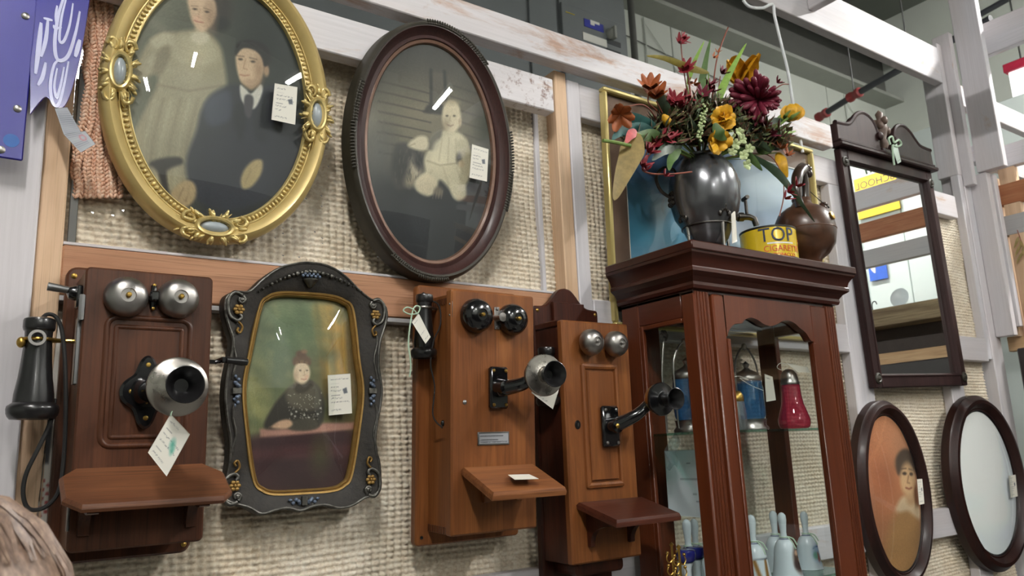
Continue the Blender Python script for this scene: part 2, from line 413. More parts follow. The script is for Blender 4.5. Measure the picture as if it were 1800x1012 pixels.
m_mirror = M_metal('mirror_silver', (.86, .88, .87), .012, .01, 2, 0)
m_tube = M_emit('fluorescent_tube', (1.0, .985, .95), TUBE_POWER)
m_fixture = M_plain('white_fixture', rgb(220, 220, 216), .5)
m_lit = M_emit('daylight_panel', (.95, .98, 1.0), 3.2)

# ------------------------------------------------------------------ building shell
floor = MB().box(-6, 9.2, -7, 4.9, -.1, 0).build('floor', M_plain('concrete', rgb(120, 118, 112), .7, 0, 0, .15, 4)); tag(floor, kind='structure')
m_roof = M_plain('roof_liner', rgb(104, 108, 100), .7, 0, 0, .05, 3)
ceil = MB().box(-6, 9.2, -7, 4.9, 6.75, 6.9).build('ceiling', m_roof); tag(ceil, kind='structure')
m_siding = M_plain('pale_insulated_siding', rgb(186, 190, 182), .6, 0, 0, .04, 2)
m_girt = M_plain('grey_girt_steel', rgb(92, 92, 88), .5, .1, 0, .08, 5)
m_girt2 = M_plain('pale_girt_steel', rgb(150, 152, 145), .5, .1, 0, .06, 5)
wb = setting('wall_building')
for i in range(12): MB().box(-6 + i * 1.27, -6 + (i + 1) * 1.27 - .012, 4.75, 4.85, 0, 6.75, .004).build('siding_panel', m_siding, wb)
MB().box(-6, 9.2, 4.50, 4.75, 5.62, 5.66).build('girt_flange', m_girt2, wb)
MB().box(-6, 9.2, 4.70, 4.75, 5.66, 6.28).build('girt_web', m_girt, wb)
MB().box(-6, 9.2, 4.30, 4.75, 6.28, 6.33).build('girt_flange', m_girt2, wb)
MB().box(-6, 9.2, 4.28, 4.31, 6.05, 6.34).build('girt_lip', m_girt2, wb)
for x in (5.05, 6.62, 8.3): MB().tube([(x, 4.735, 5.6), (x, 4.735, 3.2)], .008, 6).build('insulation_wire', m_siding, wb)
MB().tube([(4.62, 4.735, 5.36), (8.9, 4.735, 4.95)], .005, 6).build('insulation_wire', m_girt, wb)
for x in (5.05, 6.62, 8.3): MB().tube([(x, 4.735, 5.55), (x + .55, 4.735, 5.0)], .004, 6).build('insulation_wire', m_siding, wb)
wl = MB().box(-6.1, -6, -7, 4.85, 0, 6.75).build('wall_left', m_siding); tag(wl, kind='structure')
wf = MB().box(-6, 9.2, -7.1, -7, 0, 6.75).build('wall_front', m_siding); tag(wf, kind='structure')
wr = MB().box(9.2, 9.3, -7, 4.85, 0, 6.75).build('wall_right', m_siding); tag(wr, kind='structure')
for x, z in ((6.4, 6.55), (7.8, 6.55), (3.0, 6.55)):
    p = MB().box(x, x + .09, -7, 4.4, z - .12, z + .2).build('roof_purlin', m_girt, ceil)
win = MB().box(.25, 3.75, 4.70, 4.74, 2.75, 3.98).build('window_1', m_lit); tag(win, kind='structure')
for x in (.25, 1.4, 2.57, 3.72): MB().box(x, x + .03, 4.67, 4.70, 2.73, 4.0).build('window_frame', m_girt2, win)

# white panelled partition that shows over the corner and in the mirror
wp = setting('wall_partition'); m_part = M_plain('white_wall_panel', rgb(206, 216, 212), .5, 0, 0, .03, 3)
for i in range(19): MB().box(5.2, 5.24, -3.1 + i * .3, -3.1 + (i + 1) * .3 - .006, 0, 3.66, .003).build('wall_panel', m_part, wp)

# ------------------------------------------------------------------ ceiling fixtures (the place's light)
def fixture(x, y, z, rot=0, n=0):
    t = thing('fluorescent_fixture', None, 'light fixture', (x, y, z), 'fluorescent strip lights under the roof', (0, 0, rot))
    MB().box(-.07, .07, -.62, .62, .02, .08, .01).build('housing', m_fixture, t)
    for s in (-1, 1):
        MB().tube([(s * .035, -.60, 0), (s * .035, .60, 0)], .019, 8).build('tube', m_tube, t)
        for e in (-1, 1): MB().box(s * .035 - .02, s * .035 + .02, e * .61 - .015, e * .61 + .015, -.022, .03).build('lamp_holder', m_fixture, t)
    for e in (-.5, .5): MB().tube([(0, e, .08), (0, e, 6.75 - z)], .004, 5).build('hanger_rod', m_steel, t)
    t['label'] = 'white twin-tube fluorescent strip light ' + {(-.45, -.75): 'over the aisle nearest the telephones', (-.45, -5.4): 'far down the aisle behind the camera', (3.1, -2.0): 'over the aisle in front of the mirror', (4.62, .2): 'between the side wall and the white panels', (1.1, -6.2): 'high at the far end of the hall', (7.5, 1.2): 'beyond the white panelled partition'}[(x, y)]
    return t
for x, y in ((-.45, -.75), (-.45, -5.4), (3.1, -2.0), (4.62, .2)): fixture(x, y, 4.2)
fixture(1.1, -6.2, 5.3)
fixture(7.5, 1.2, 5.6, PI / 2)

# ------------------------------------------------------------------ the booth wall
wall = setting('wall_back')
def board(name, x0, x1, y0, y1, z0, z1, mat, parent=wall, c=.003): return MB().box(x0, x1, y0, y1, z0, z1, c).build(name, mat, parent)
board('top_rail', -.6, 2.605, 1.555, 1.60, 2.706, 2.795, m_white_worn)
board('rail', -.12, 1.287, 1.560, 1.600, 2.553, 2.650, M_white('stained_white_paint', 'x', .56, tone=(212, 209, 212), stain=(1.02, 1.2)))
board('rail', .15, 1.30, 1.600, 1.638, 1.964, 2.056, m_fir_x)
board('batten', .15, 1.30, 1.603, 1.638, 2.057, 2.063, m_white_x, c=.001)
board('batten', .15, 1.30, 1.603, 1.638, 1.953, 1.963, m_grey_y, c=.001)
board('stud', 1.325, 1.368, 1.600, 1.690, 0, 2.706, m_pine_z)
board('stud', 1.372, 1.418, 1.602, 1.690, 0, 2.69, m_white_z)
board('batten', 1.270, 1.286, 1.632, 1.652, 2.06, 2.62, m_white_z)
board('rail', 1.419, 3.60, 1.604, 1.640, 2.585, 2.688, m_white_x)
board('rail', 1.419, 2.615, 1.600, 1.638, 1.950, 2.052, m_white_x)
board('rail', 2.745, 3.66, 1.600, 1.638, 1.950, 2.052, m_white_x)
board('rail', .15, 3.70, 1.600, 1.638, 1.277, 1.379, m_white_x)
board('stud', 2.618, 2.740, 1.602, 1.640, 0, 2.585, m_white_z)
board('stud', 3.300, 3.405, 1.602, 1.640, 0, 1.950, m_white_z)
board('stud', .106, .150, 1.600, 1.690, 0, 3.1, m_pine_z)
board('post_board', -.10, .106, 1.575, 1.60, 0, 3.1, m_white_z)
board('angle_iron', .158, .172, 1.622, 1.630, 2.06, 2.42, m_girt, c=.001)
board('post', 3.70, 3.80, 1.60, 1.70, 0, 3.40, m_white_z)
# corner post boards
board('post_board', 3.660, 3.698, 1.603, 1.640, 1.96, 2.815, m_white_z)
board('post_board', 3.655, 3.695, 1.600, 1.690, 2.80, 3.45, m_white_z)
board('post_board', 3.70, 3.735, 1.56, 1.64, 2.75, 3.5, m_white_z)
board('post_board', 3.750, 3.790, 1.445, 1.560, 2.81, 3.9, m_white_z)
board('post_board', 3.755, 3.795, 1.525, 1.600, 2.06, 2.805, m_white_z)
board('post_board', 3.800, 3.835, 1.515, 1.600, 2.10, 2.80, m_white_z)
board('post_board', 3.838, 3.925, 1.535, 1.565, 2.06, 2.80, m_pine_z)
board('overhead_beam', 1.6, 3.655, 1.600, 1.640, 3.245, 3.425, m_white_x)
board('overhead_beam', 2.63, 2.67, -1.0, 1.600, 3.30, 3.44, m_white_y)

def jute():
    p, q, k, kx = .0175, .0124, 4, 4
    x0, x1, z0, z1 = .152, 3.70, 1.05, 2.625
    nx = int((x1 - x0) / p); nz = int((z1 - z0) / q); rs = np.random.RandomState(3)
    X = x0 + np.arange(nx * kx + 1) * p / kx; Z = z0 + np.arange(nz * k + 1) * q / k
    GX, GZ = np.meshgrid(X, Z)
    ix = np.arange(nx * kx + 1); iz = np.arange(nz * k + 1)
    wx = np.array([0, .8, 1, .8])[ix % kx]; wz = np.array([.0, .8, 1.0, .8])[iz % k]
    kn = rs.uniform(.6, 1.15, (nz + 1, nx + 1)); K = kn[(iz // k).clip(0, nz)][:, (ix // kx).clip(0, nx)]
    Hh = wz[:, None] * wx[None] * K * .0085
    wav = lambda a, f, g: a * (np.sin(GX * f + 3 * np.sin(GZ * 4)) + np.sin(GZ * g + 2 * np.sin(GX * 5)))
    GXd = GX + wav(.0016, 9, 13) + rs.normal(0, .00045, GX.shape); GZd = GZ + wav(.0020, 11, 7) + rs.normal(0, .00055, GX.shape)
    Y = 1.646 - Hh + rs.normal(0, .0004, GX.shape) + .0022 * np.sin(GX * 21) * np.sin(GZ * 17)
    V = np.stack([GXd, Y, GZd], -1).reshape(-1, 3).astype(np.float32)
    w = nx * kx + 1
    a = (np.arange(nz * k)[:, None] * w + np.arange(nx * kx)[None])
    keep = np.ones(a.shape, bool)
    gap = (np.arange(nz * k)[:, None] % k == k - 1) & (np.arange(nx * kx)[None] % kx == kx - 1)
    cz = GZ[:-1, :-1]; cx = GX[:-1, :-1]
    patch = .5 + .5 * np.sin(cx * 7 + 2.0 * np.sin(cz * 9)) * np.sin(cz * 11 + 1.5 * np.sin(cx * 6))
    keep &= ~(gap & (rs.uniform(0, 1, a.shape) < .24 * patch ** 2 * (cz > 2.0) * (cx < 1.9)))
    keep &= ~((cx < .196) & (cz > 2.40))
    a = a[keep].reshape(-1); F = np.stack([a, a + 1, a + w + 1, a + w], -1).astype(np.int32)
    me = bpy.data.meshes.new('jute_panel'); n = len(F)
    me.vertices.add(len(V)); me.vertices.foreach_set('co', V.ravel())
    me.loops.add(n * 4); me.loops.foreach_set('vertex_index', F.ravel())
    me.polygons.add(n); me.polygons.foreach_set('loop_start', np.arange(n, dtype=np.int32) * 4)
    me.polygons.foreach_set('use_smooth', np.ones(n, bool)); me.update(calc_edges=True)
    mt, nt, b, o = newmat('woven_jute'); v = coords(nt, (1, 1, 1), False)
    c = ramp(nt, noise(nt, v, 95, 2, .7), [(.3, rgb(176, 150, 116)), (.48, rgb(216, 200, 174)), (.7, rgb(232, 224, 206))])
    c2 = ramp(nt, noise(nt, v, 7, 3), [(.35, rgb(214, 200, 178)), (.7, rgb(236, 230, 218))])
    nt.links.new(mixc(nt, .45, c, c2, 'MIX'), b.inputs['Base Color']); b.inputs['Roughness'].default_value = .75
    bumpto(nt, b, noise(nt, v, 900, 3), .5, .001); me.materials.append(mt)
    tag(obj('jute_panel', me, wall), kind='stuff')
jute()

# side wall of the booth, seen edge-on at the right and again in the mirror
ws = setting('wall_side')
for z0, z1, mt in ((3.385, 3.545, m_white_y), (2.83, 2.935, m_white_y), (2.660, 2.757, m_fir_y), (2.518, 2.610, m_grey_y), (2.0, 2.066, m_pine_y), (1.1, 1.2, m_white_y)):
    board('rail', 3.86, 3.90, -2.2, 1.60, z0, z1, mt, ws)
board('ledge', 3.80, 3.95, -2.2, 1.35, 2.195, 2.285, m_weather_y, ws)
for y in (-1.1, .0): board('stud', 3.905, 3.945, y, y + .09, 0, 3.5, m_white_z, ws)
board('dark_panel', 3.93, 3.95, -2.2, 1.5, .2, 2.195, M_plain('dark_backing', rgb(64, 54, 50), .7, 0, 0, .1), ws)
board('stud', 3.862, 3.90, 1.45, 1.52, 0, 2.83, m_pine_z, ws)
board('rail', 3.735, 5.2, 1.62, 1.66, 3.19, 3.30, m_white_x, ws)
board('rail', 3.86, 5.2, 1.60, 1.64, 2.90, 2.98, m_white_x, ws)
# ------------------------------------------------------------------ small shared builders
FR = (0, -1, 0)
def screw(parent, p, r=.004, mat=None, d=FR, name='screw'):
    MB().lathe([(r, 0), (r, .0012), (r * .7, .0026), (1e-5, .003)], 10, aim(p, d)).build(name, mat or m_brass, parent)
def gong(parent, p, r, mat, smat=None, h=.03):
    b = MB().lathe([(r * .93, .002), (r * .97, 0), (r, .003), (r * .985, .010), (r * .93, h * .55), (r * .80, h * .80), (r * .58, h * .95), (r * .34, h), (r * .32, h * .93), (r * .1, h * .92), (1e-5, h * .92)], 36, aim(p, FR)).build('bell_gong', mat, parent)
    q = Vector(p) + Vector((0, -h * .92, 0))
    MB().lathe([(.0045, 0), (.0045, .006), (.003, .0075), (1e-5, .0076)], 10, aim(q, FR)).box(-.003, .003, -.0008, .0008, .0072, .0086, 0, aim(q, FR)).build('bell_screw', smat or m_brass, b)
    return b
def receiver(parent, top, L, rt, rb, mat=None):
    z = lambda f: -L * f
    pr = [(1e-5, 0), (rt * .72, 0), (rt * .95, z(.012)), (rt, z(.03)), (rt, z(.10)), (rt * .95, z(.125)), (rt * .86, z(.135)), (rt * .84, z(.20)), (rt * .92, z(.40)), (rt * 1.05, z(.60)), (rt * 1.22, z(.76)), (rb * .78, z(.84)), (rb * .97, z(.872)), (rb, z(.90)), (rb * .985, z(.945)), (rb * .93, z(.975)), (rb * .84, z(1)), (rb * .5, z(.985)), (rb * .12, z(.95)), (1e-5, z(.95))]
    return MB().lathe(pr, 32, T(Vector(top))).build('receiver', mat or m_rubber, parent)
def fork(parent, c, r, xe, mat, y0=0):     # ring round the receiver neck and the arm back to the case
    pts = [(c[0] + r * math.cos(a), c[1] + r * math.sin(a), c[2]) for a in [math.radians(x) for x in range(25, 336, 18)]]
    b = MB().tube(pts, .0028, 8)
    b.tube([pts[0], (c[0] + r + .012, c[1], c[2]), (xe, c[1], c[2])], .0032, 8).tube([pts[-1], (c[0] + r + .012, c[1], c[2])], .003, 8)
    for p in (pts[0],): pass
    return b.build('switch_hook', mat, parent)
def transmitter(parent, base, disc, R, mat, armr=(.016, .011), mouth=(.020, .031, .045), blackface=False, sag=.0, face=FR, hf=1.0):
    # arm
    b0 = Vector(base); d0 = Vector(disc); mid = (b0 + d0) / 2 + Vector((0, 0, sag))
    pts = spline([b0 + Vector((0, .004, 0)), b0 * .7 + mid * .3 + Vector((0, 0, sag * .2)), mid, d0 + Vector((0, .03, 0))], 5)
    n = len(pts); rr = [armr[0] + (armr[1] - armr[0]) * i / (n - 1) for i in range(n)]
    MB().tube(pts, rr, 14).build('transmitter_arm', m_black, parent)
    A = aim(disc, face)
    MB().lathe([(1e-5, -.034), (R * .55, -.032), (R * .82, -.024), (R * .93, -.010), (R * .97, -.002)], 40, A).build('transmitter_cup', m_rubber if not blackface else m_brass, parent)
    f = MB().lathe([(R * .97, -.006), (R, -.003), (R, .001), (R * .96, .003), (R * .80, .003 + .002 * hf), (R * .62, .003 + .005 * hf), (R * .48, .003 + .009 * hf), (R * .42, .003 + .012 * hf), (R * .38, .016), (1e-5, .016)], 44, A).build('transmitter_face', m_black if blackface else mat, parent)
    r0, r1, L = mouth
    MB().lathe([(r0 * .9, .012), (r0 * .80, .018), (r0 * .84, .018 + L * .3), (r0 * 1.02, .018 + L * .55), (r1 * .86, .018 + L * .82), (r1, .018 + L), (r1 * .96, .018 + L * 1.02), (r1 * .78, .018 + L * .8), (r0 * .8, .018 + L * .5), (r0 * .62, .018 + L * .25), (r0 * .5, .020), (1e-5, .020)], 36, A).build('mouthpiece', m_rubber, parent)
    return f
def scrawl(P, seed, rows, col=(70, 70, 76), x0=.12, x1=.86, top=.88, bot=.12, w=.012, block=None):   # handwritten lines in 0..1 space
    r = random.Random(seed)
    for i in range(rows):
        y = top - (top - bot) * i / max(rows - 1, 1); e = x0 + (x1 - x0) * r.uniform(.35, 1)
        if i % 3 == 1: P.line([(x0, y - .02), (e, y - .02)], .006, col, .004, .7); continue
        x = x0
        while x < e:
            L = r.uniform(.06, .16); pts = [(x + L * k / 6, y + r.uniform(-.016, .016)) for k in range(7)]; P.line(pts, w, col, .006, .75); x += L + .04
    if block: P.poly(block, (64, 70, 80), .01, .8, False)
def card(name, label, cat, quad, seed=1, rows=7, cells=(36, 48), col=(222, 218, 206), ink=(76, 76, 82), bend=0.0, group='price tags', block=None, th=.0006, extra=None, parent=None):
    a, b, c, d = [Vector(q) for q in quad]           # top-left, top-right, bottom-right, bottom-left
    o = (a + b + c + d) / 4; nrm = (b - a).cross(d - a).normalized()
    if nrm.y > 0: nrm = -nrm
    def fn(s, t):
        p = (d * (1 - s) + c * s) * (1 - t) + (a * (1 - s) + b * s) * t
        return p - o + nrm * (bend * 4 * s * (1 - s))
    vs, fs = gridmesh(cells[0], cells[1], fn)
    n0 = len(vs); vs = vs + [v - nrm * th for v in vs]; fs = fs + [tuple(n0 + i for i in reversed(f)) for f in fs]
    w, h = cells; ring = [i for i in range(w + 1)] + [(j + 1) * (w + 1) - 1 for j in range(1, h + 1)] + [h * (w + 1) + i for i in range(w - 1, -1, -1)] + [j * (w + 1) for j in range(h - 1, 0, -1)]
    fs += [(ring[i], ring[(i + 1) % len(ring)], n0 + ring[(i + 1) % len(ring)], n0 + ring[i]) for i in range(len(ring))]
    S = np.array([(i / w, j / h) for j in range(h + 1) for i in range(w + 1)])
    P = Paint(S[:, 0], S[:, 1], col); scrawl(P, seed, rows, ink, block=block)
    if extra: extra(P)
    me = rawmesh(name, vs, fs, m_print); colour(me, np.concatenate([P.c, np.tile(np.array(col, float), (n0, 1))]))
    ob = obj(name, me, parent, o); 
    if cat: tag(ob, label, cat, group)
    return ob
def cord(name, pts, r, mat, parent=None, label=None, cat=None, n=7, k=7, group=None):
    o = MB().tube(spline(pts, k), r, n).build(name, mat, parent)
    if cat: tag(o, label, cat, group)
    return o
def textmesh(name, s, size, mat, depth=.0006, sx=1.0):     # upright lettering facing -y, centred on its origin
    cu = bpy.data.curves.new(name, 'FONT'); cu.body = s; cu.size = size; cu.extrude = depth; cu.align_x = 'CENTER'; cu.align_y = 'CENTER'; cu.resolution_u = 3
    o = bpy.data.objects.new(name, cu); COL.objects.link(o); dg = bpy.context.evaluated_depsgraph_get()
    me = bpy.data.meshes.new_from_object(o.evaluated_get(dg)); bpy.data.objects.remove(o); me.name = name
    me.transform(RX(PI / 2) @ SCL(sx, 1, 1)); me.materials.clear(); me.materials.append(mat); return me

# ------------------------------------------------------------------ wall telephones
def brackets(parent, xs, y0, y1, z1, h, mat, th=.014, slope=20):
    dz = (y0 - y1) * math.tan(math.radians(slope))
    pr = spline([(y0, z1), (y1, z1 - dz), (y1 + .004, z1 - dz - h * .10), ((y0 + y1) / 2 - .004, z1 - dz * .5 - h * .32), ((y0 * .72 + y1 * .28), z1 - h * .6), (y0 - .012, z1 - h * .82), (y0 - .010, z1 - h), (y0, z1 - h)], 3, False)
    for x in xs:
        n = len(pr); vs = [(x - th / 2, p[0], p[1]) for p in pr] + [(x + th / 2, p[0], p[1]) for p in pr]
        fs = [(i, (i + 1) % n, n + (i + 1) % n, n + i) for i in range(n)] + [tuple(range(n)), tuple(range(n, 2 * n))]
        MB().add(vs, fs).build('bracket', mat, parent)
def slab(parent, name, poly, z0, z1, mat, c=.004, slope=20, hinge=-.128):          # horizontal board from an (x,y) outline, moulded upper edge
    ins = inset(poly, c); n = len(poly); vs = []
    for o, z in ((ins, z1), (inset(poly, c * .35), z1 - (z1 - z0) * .3), (poly, z1 - (z1 - z0) * .5), (poly, z0)): vs += [(p[0], p[1], z) for p in o]
    fs = [tuple(range(n)), tuple(3 * n + i for i in range(n))]
    for k in range(3): fs += [(k * n + i, k * n + (i + 1) % n, (k + 1) * n + (i + 1) % n, (k + 1) * n + i) for i in range(n)]
    return MB().add(vs, fs, T((0, hinge, z1)) @ RX(math.radians(slope)) @ T((0, -hinge, -z1))).build(name, mat, parent, 30)
GROOVE = [(-.005, 0), (-.004, -.0015), (-.0015, -.0035), (.0015, -.0035), (.004, -.0015), (.005, 0)]

def phone_one():
    o = Vector((.272, 1.598, 1.530))
    t = thing('wall_telephone', 'dark brown wooden wall telephone with two silver bells, leftmost, beside the white post', 'telephone', o, 'antique wall telephones', (math.radians(1.0), 0, 0))
    L = lambda px, py, y: at(px, py, y) - o
    MB().prism(rrect(-.116, .114, -.030, .480, .018), -.02, 0, .004).build('backboard', m_walnut, t)
    MB().box(-.099, .099, -.127, -.02, .002, .452, .002).build('case', m_walnut, t)
    door = MB().prism(rrect(-.101, .103, 0, .456, .009), -.146, -.127, .003).build('door', m_walnut, t)
    MB().ring(rrect(-.064, .068, .162, .374, .016), [(u, -.146 + v * 1.0) for u, v in GROOVE]).build('moulding', m_walnut, door)
    MB().ring(rrect(-.050, .054, .176, .358, .003), [(u * .8, -.146 + v * .7) for u, v in GROOVE]).build('moulding', m_walnut, door)
    for px, py in ((221, 520), (312, 523)): gong(t, L(px, py, 1.44) + Vector((0, .008, 0)), .0345, m_nickel)
    c = L(268, 521, 1.45)
    MB().box(c.x - .008, c.x + .008, -.165, -.146, c.z - .009, c.z + .009, .003).tube([(c.x, -.150, c.z - .02), (c.x, -.150, c.z + .02)], .005, 8).build('bell_clapper', m_black, t)
    for dz in (-.02, .02): screw(t, (c.x, -.152, c.z + dz), .0035)
    # lobed transmitter plate
    p = L(255, 687, 1.452); out = []
    for i in range(72):
        a = 2 * PI * i / 72; r = .030 + .0055 * math.cos(4 * a); out.append((p.x + r * math.cos(a) * 1.16, p.z + r * math.sin(a) * 1.72))
    MB().prism(out, -.158, -.146, .004).lathe([(.026, 0), (.022, .012), (.018, .02)], 20, aim((p.x, -.158, p.z), FR)).build('transmitter_plate', m_black, t)
    for dx, dz in ((0, .045), (-.024, .001), (0, -.043), (.024, 0)): screw(t, (p.x + dx, -.157, p.z + dz), .0042)
    d = L(312, 673, 1.262)
    transmitter(t, (p.x, -.165, p.z), d, .0440, m_nickel2, (.017, .014), (.020, .0275, .028))
    # shelf with clipped corners
    zs = .131
    poly = [(-.096, -.147), (-.120, -.172), (-.120, -.236), (-.096, -.262), (.108, -.262), (.126, -.240), (.126, -.180), (.096, -.147)]
    slab(t, 'writing_shelf', poly, zs - .011, zs, m_walnut_x, .005, 29, -.147)
    brackets(t, (-.080, .080), -.146, -.232, zs - .013, .092, m_walnut, .016, 29)
    # crank
    c = L(372, 635, 1.52)
    MB().tube([(.099, c.y, c.z), (.135, c.y, c.z)], .004, 8).box(.130, .137, c.y - .045, c.y + .004, c.z - .005, c.z + .005, .001).build('crank', m_black, t)
    MB().lathe([(.004, 0), (.007, .004), (.006, .012), (.008, .03), (.006, .04), (1e-5, .042)], 14, aim((.136, c.y - .040, c.z), (1, -.2, -.1))).build('crank_handle', m_rubber, t)
    # hinges and hook plate on the left side
    for py, h in ((540, .042),):
        h0 = L(140, py, 1.46); MB().box(-.105, -.099, -.150, -.118, h0.z - h / 2, h0.z + h / 2, .001).tube([(-.104, -.148, h0.z - h / 2), (-.104, -.148, h0.z + h / 2)], .004, 8).build('hinge', m_steel, t)
    h0 = L(130, 615, 1.48); MB().box(-.106, -.099, -.128, -.104, h0.z - .055, h0.z + .055, .001).build('hook_plate', m_steel, t)
    h0 = L(116, 905, 1.47); MB().box(-.103, -.099, -.146, -.134, h0.z - .022, h0.z + .022, .001).build('hinge', m_steel, t)
    k = L(124, 514, 1.50); MB().lathe([(.012, 0), (.014, .008), (.010, .02), (1e-5, .024)], 14, aim((-.099, k.y, k.z), (-1, 0, 0))).box(-.108, -.099, k.y - .016, k.y + .014, k.z - .026, k.z + .012, .002).build('terminal_knob', m_black, t)
    MB().tube([(-.118, k.y, k.z + .004), (-.150, k.y, k.z + .008)], [.006, .007], 10).build('terminal_bolt', m_steel, t)
    rt = L(70, 558, 1.49); receiver(t, rt, .163, .0235, .0375)
    f = L(66, 596, 1.49); fork(t, (rt.x, rt.y, f.z), .0225, -.10, m_brass)
    MB().ring(ellipse(.0085, .0085, 20, rt.x - .004, f.z), [(0, rt.y - .031), (.0042, rt.y - .031), (.0042, rt.y - .025), (0, rt.y - .025)], closed_prof=True).build('hook_eye', m_nickel, t)
    MB().ball((rt.x - .024, rt.y - .010, f.z - .006), .007, .007, .009).build('hook_knob', m_brass, t)
    w = lambda px, py, y: tuple(L(px, py, y))
    cord('receiver_cord', [(rt.x, rt.y, rt.z - .004), w(82, 552, 1.50), w(97, 556, 1.50), w(108, 580, 1.49), w(114, 640, 1.475), w(115, 720, 1.475), w(112, 800, 1.48), w(103, 860, 1.48), w(80, 888, 1.48), w(52, 892, 1.48), w(41, 868, 1.48), w(46, 830, 1.48), w(70, 780, 1.48), w(88, 740, 1.485), w(96, 700, 1.50)], .0034, m_cord, t)
    for x, z in ((-.104, .463), (.102, -.015), (-.104, -.015)): screw(t, (x, -.02, z), .005)
    return t
phone_one()
card('price_tag', 'white diamond-hung tag with green marks dangling from the silver mouthpiece', 'tag', [at(300, 727, 1.255), at(334, 763, 1.25), at(293, 837, 1.255), at(260, 795, 1.26)], 3, 6,
     extra=lambda P: P.ell(.62, .55, .10, .12, (84, 160, 140), .6, 30, .8).ell(.72, .45, .07, .09, (84, 160, 140), .6, 0, .7))
cord('tag_string', [at(303, 722, 1.254), at(301, 726, 1.254), at(300, 731, 1.2535)], .0012, m_ribbon, None, 'short green string holding the tag under the silver mouthpiece', 'string')

def phone_two():
    o = Vector((.985, 1.598, 1.494))
    t = thing('wall_telephone', 'honey brown wooden wall telephone with two black bells and a metal nameplate', 'telephone', o, 'antique wall telephones', (math.radians(3.2), 0, 0))
    Lm = (T(o) @ RX(math.radians(3.2))).inverted(); L = lambda px, py, y: Lm @ at(px, py, y)
    MB().prism(rrect(-.137, .137, -.030, .540, .010), -.020, 0, .003).build('backboard', m_oak, t)
    MB().box(-.107, .107, -.106, -.02, 0, .510, .002).build('case', m_oak, t)
    fj = MB()
    for i in range(9):
        for z in (.008, .494): fj.box(-.1085, -.106, -.100 + i * .009, -.0955 + i * .009, z - .006, z + .008)
    fj.build('finger_joint', m_walnut, t)
    door = MB().prism(rrect(-.112, .110, 0, .518, .005), -.128, -.106, .004).build('door', m_oak, t)
    for px, py, r in ((836, 555, .0385), (899, 562, .0365)): gong(t, L(px, py, 1.44) + Vector((0, .004, 0)), r, m_black, m_brass, .034)
    c = L(868, 560, 1.455); MB().lathe([(.010, 0), (.007, .008), (.007, .02), (.010, .026), (1e-5, .027)], 16, aim((c.x, -.128, c.z), FR)).box(c.x - .007, c.x + .007, -.131, -.128, c.z - .025, c.z + .025, .001).build('bell_post', m_nickel, t)
    for dz in (-.02, .02): screw(t, (c.x, -.130, c.z + dz), .0035, m_steel)
    p = L(866, 682, 1.468)
    MB().box(p.x - .0235, p.x + .0235, -.142, -.128, p.z - .046, p.z + .046, .004).lathe([(.02, 0), (.018, .012), (.016, .025), (1e-5, .03)], 18, aim((p.x, -.142, p.z), FR)).build('transmitter_plate', m_black, t)
    for dx in (-.016, .016):
        for dz in (-.037, .037): screw(t, (p.x + dx, -.142, p.z + dz), .004)
    d = L(957, 659, 1.343); transmitter(t, (p.x, -.150, p.z - .002), d, .0450, m_nickel2, (.019, .012), (.017, .0275, .030), sag=-.004, face=(-.18, -1, 0), hf=.25)
    n = L(863, 770, 1.468)
    pl = MB().box(n.x - .041, n.x + .041, -.1305, -.128, n.z - .0140, n.z + .0140, .0006).build('nameplate', m_steel, t)
    vs, fs = gridmesh(48, 18, lambda s, q: (n.x - .038 + .076 * s, -.1309, n.z - .0105 + .021 * q)); S = np.array([(i / 48, j / 18) for j in range(19) for i in range(49)])
    P = Paint(S[:, 0], S[:, 1], (150, 152, 156)); scrawl(P, 5, 4, (56, 58, 64), .06, .94, .74, .16, .09)
    me = rawmesh('engraving', vs, fs, m_print); colour(me, P.c); obj('engraving', me, pl)
    s = L(811, 707, 1.468); screw(t, (s.x, -.128, s.z), .005, m_steel)
    zs = .142
    slab(t, 'writing_shelf', [(-.088, -.130), (-.086, -.256), (.102, -.256), (.098, -.130)], zs - .016, zs, m_oak_x, .006, 22)
    brackets(t, (-.03, .055), -.128, -.200, zs - .017, .060, m_oak, .014, 22)
    for py, h in ((545, .036),):
        h0 = L(779, py, 1.47); MB().box(-.110, -.106, -.127, -.112, h0.z - h / 2, h0.z + h / 2, .001).build('hinge', m_steel, t)
        for dz in (-.012, .012): screw(t, (-.110, -.119, h0.z + dz), .003, m_steel, (-1, 0, 0))
    h0 = L(757, 744, 1.5); MB().ball((-.108, h0.y, h0.z), .005, .005, .007).build('cord_outlet', m_black, t)
    h0 = L(778, 710, 1.48); MB().box(-.110, -.106, -.120, -.110, h0.z - .008, h0.z + .008, .001).build('latch', m_black, t)
    rt = L(746, 517, 1.515); receiver(t, rt, .142, .0195, .029)
    f = L(745, 541, 1.515); fork(t, (rt.x, rt.y, f.z), .0185, -.10, m_nickel)
    w = lambda px, py, y: tuple(L(px, py, y))
    cord('receiver_cord', [(rt.x, rt.y, rt.z - .002), w(757, 527, 1.51), w(772, 538, 1.50), w(774, 570, 1.495), w(762, 600, 1.497), w(757, 640, 1.50), w(764, 680, 1.50), w(761, 730, 1.50), (h0.x, h0.y, h0.z - .05)], .0016, m_cord, t)
    for x, z in ((-.122, .52), (.122, .52), (-.122, -.012), (.122, -.012)): screw(t, (x, -.02, z), .004, m_black)
    return t
phone_two()
card('price_tag', 'cream string tag tied to the black receiver of the honey brown telephone', 'tag', [at(724, 566, 1.478), at(736, 550, 1.478), at(757, 592, 1.474), at(748, 604, 1.474)], 8, 4, cells=(20, 40))
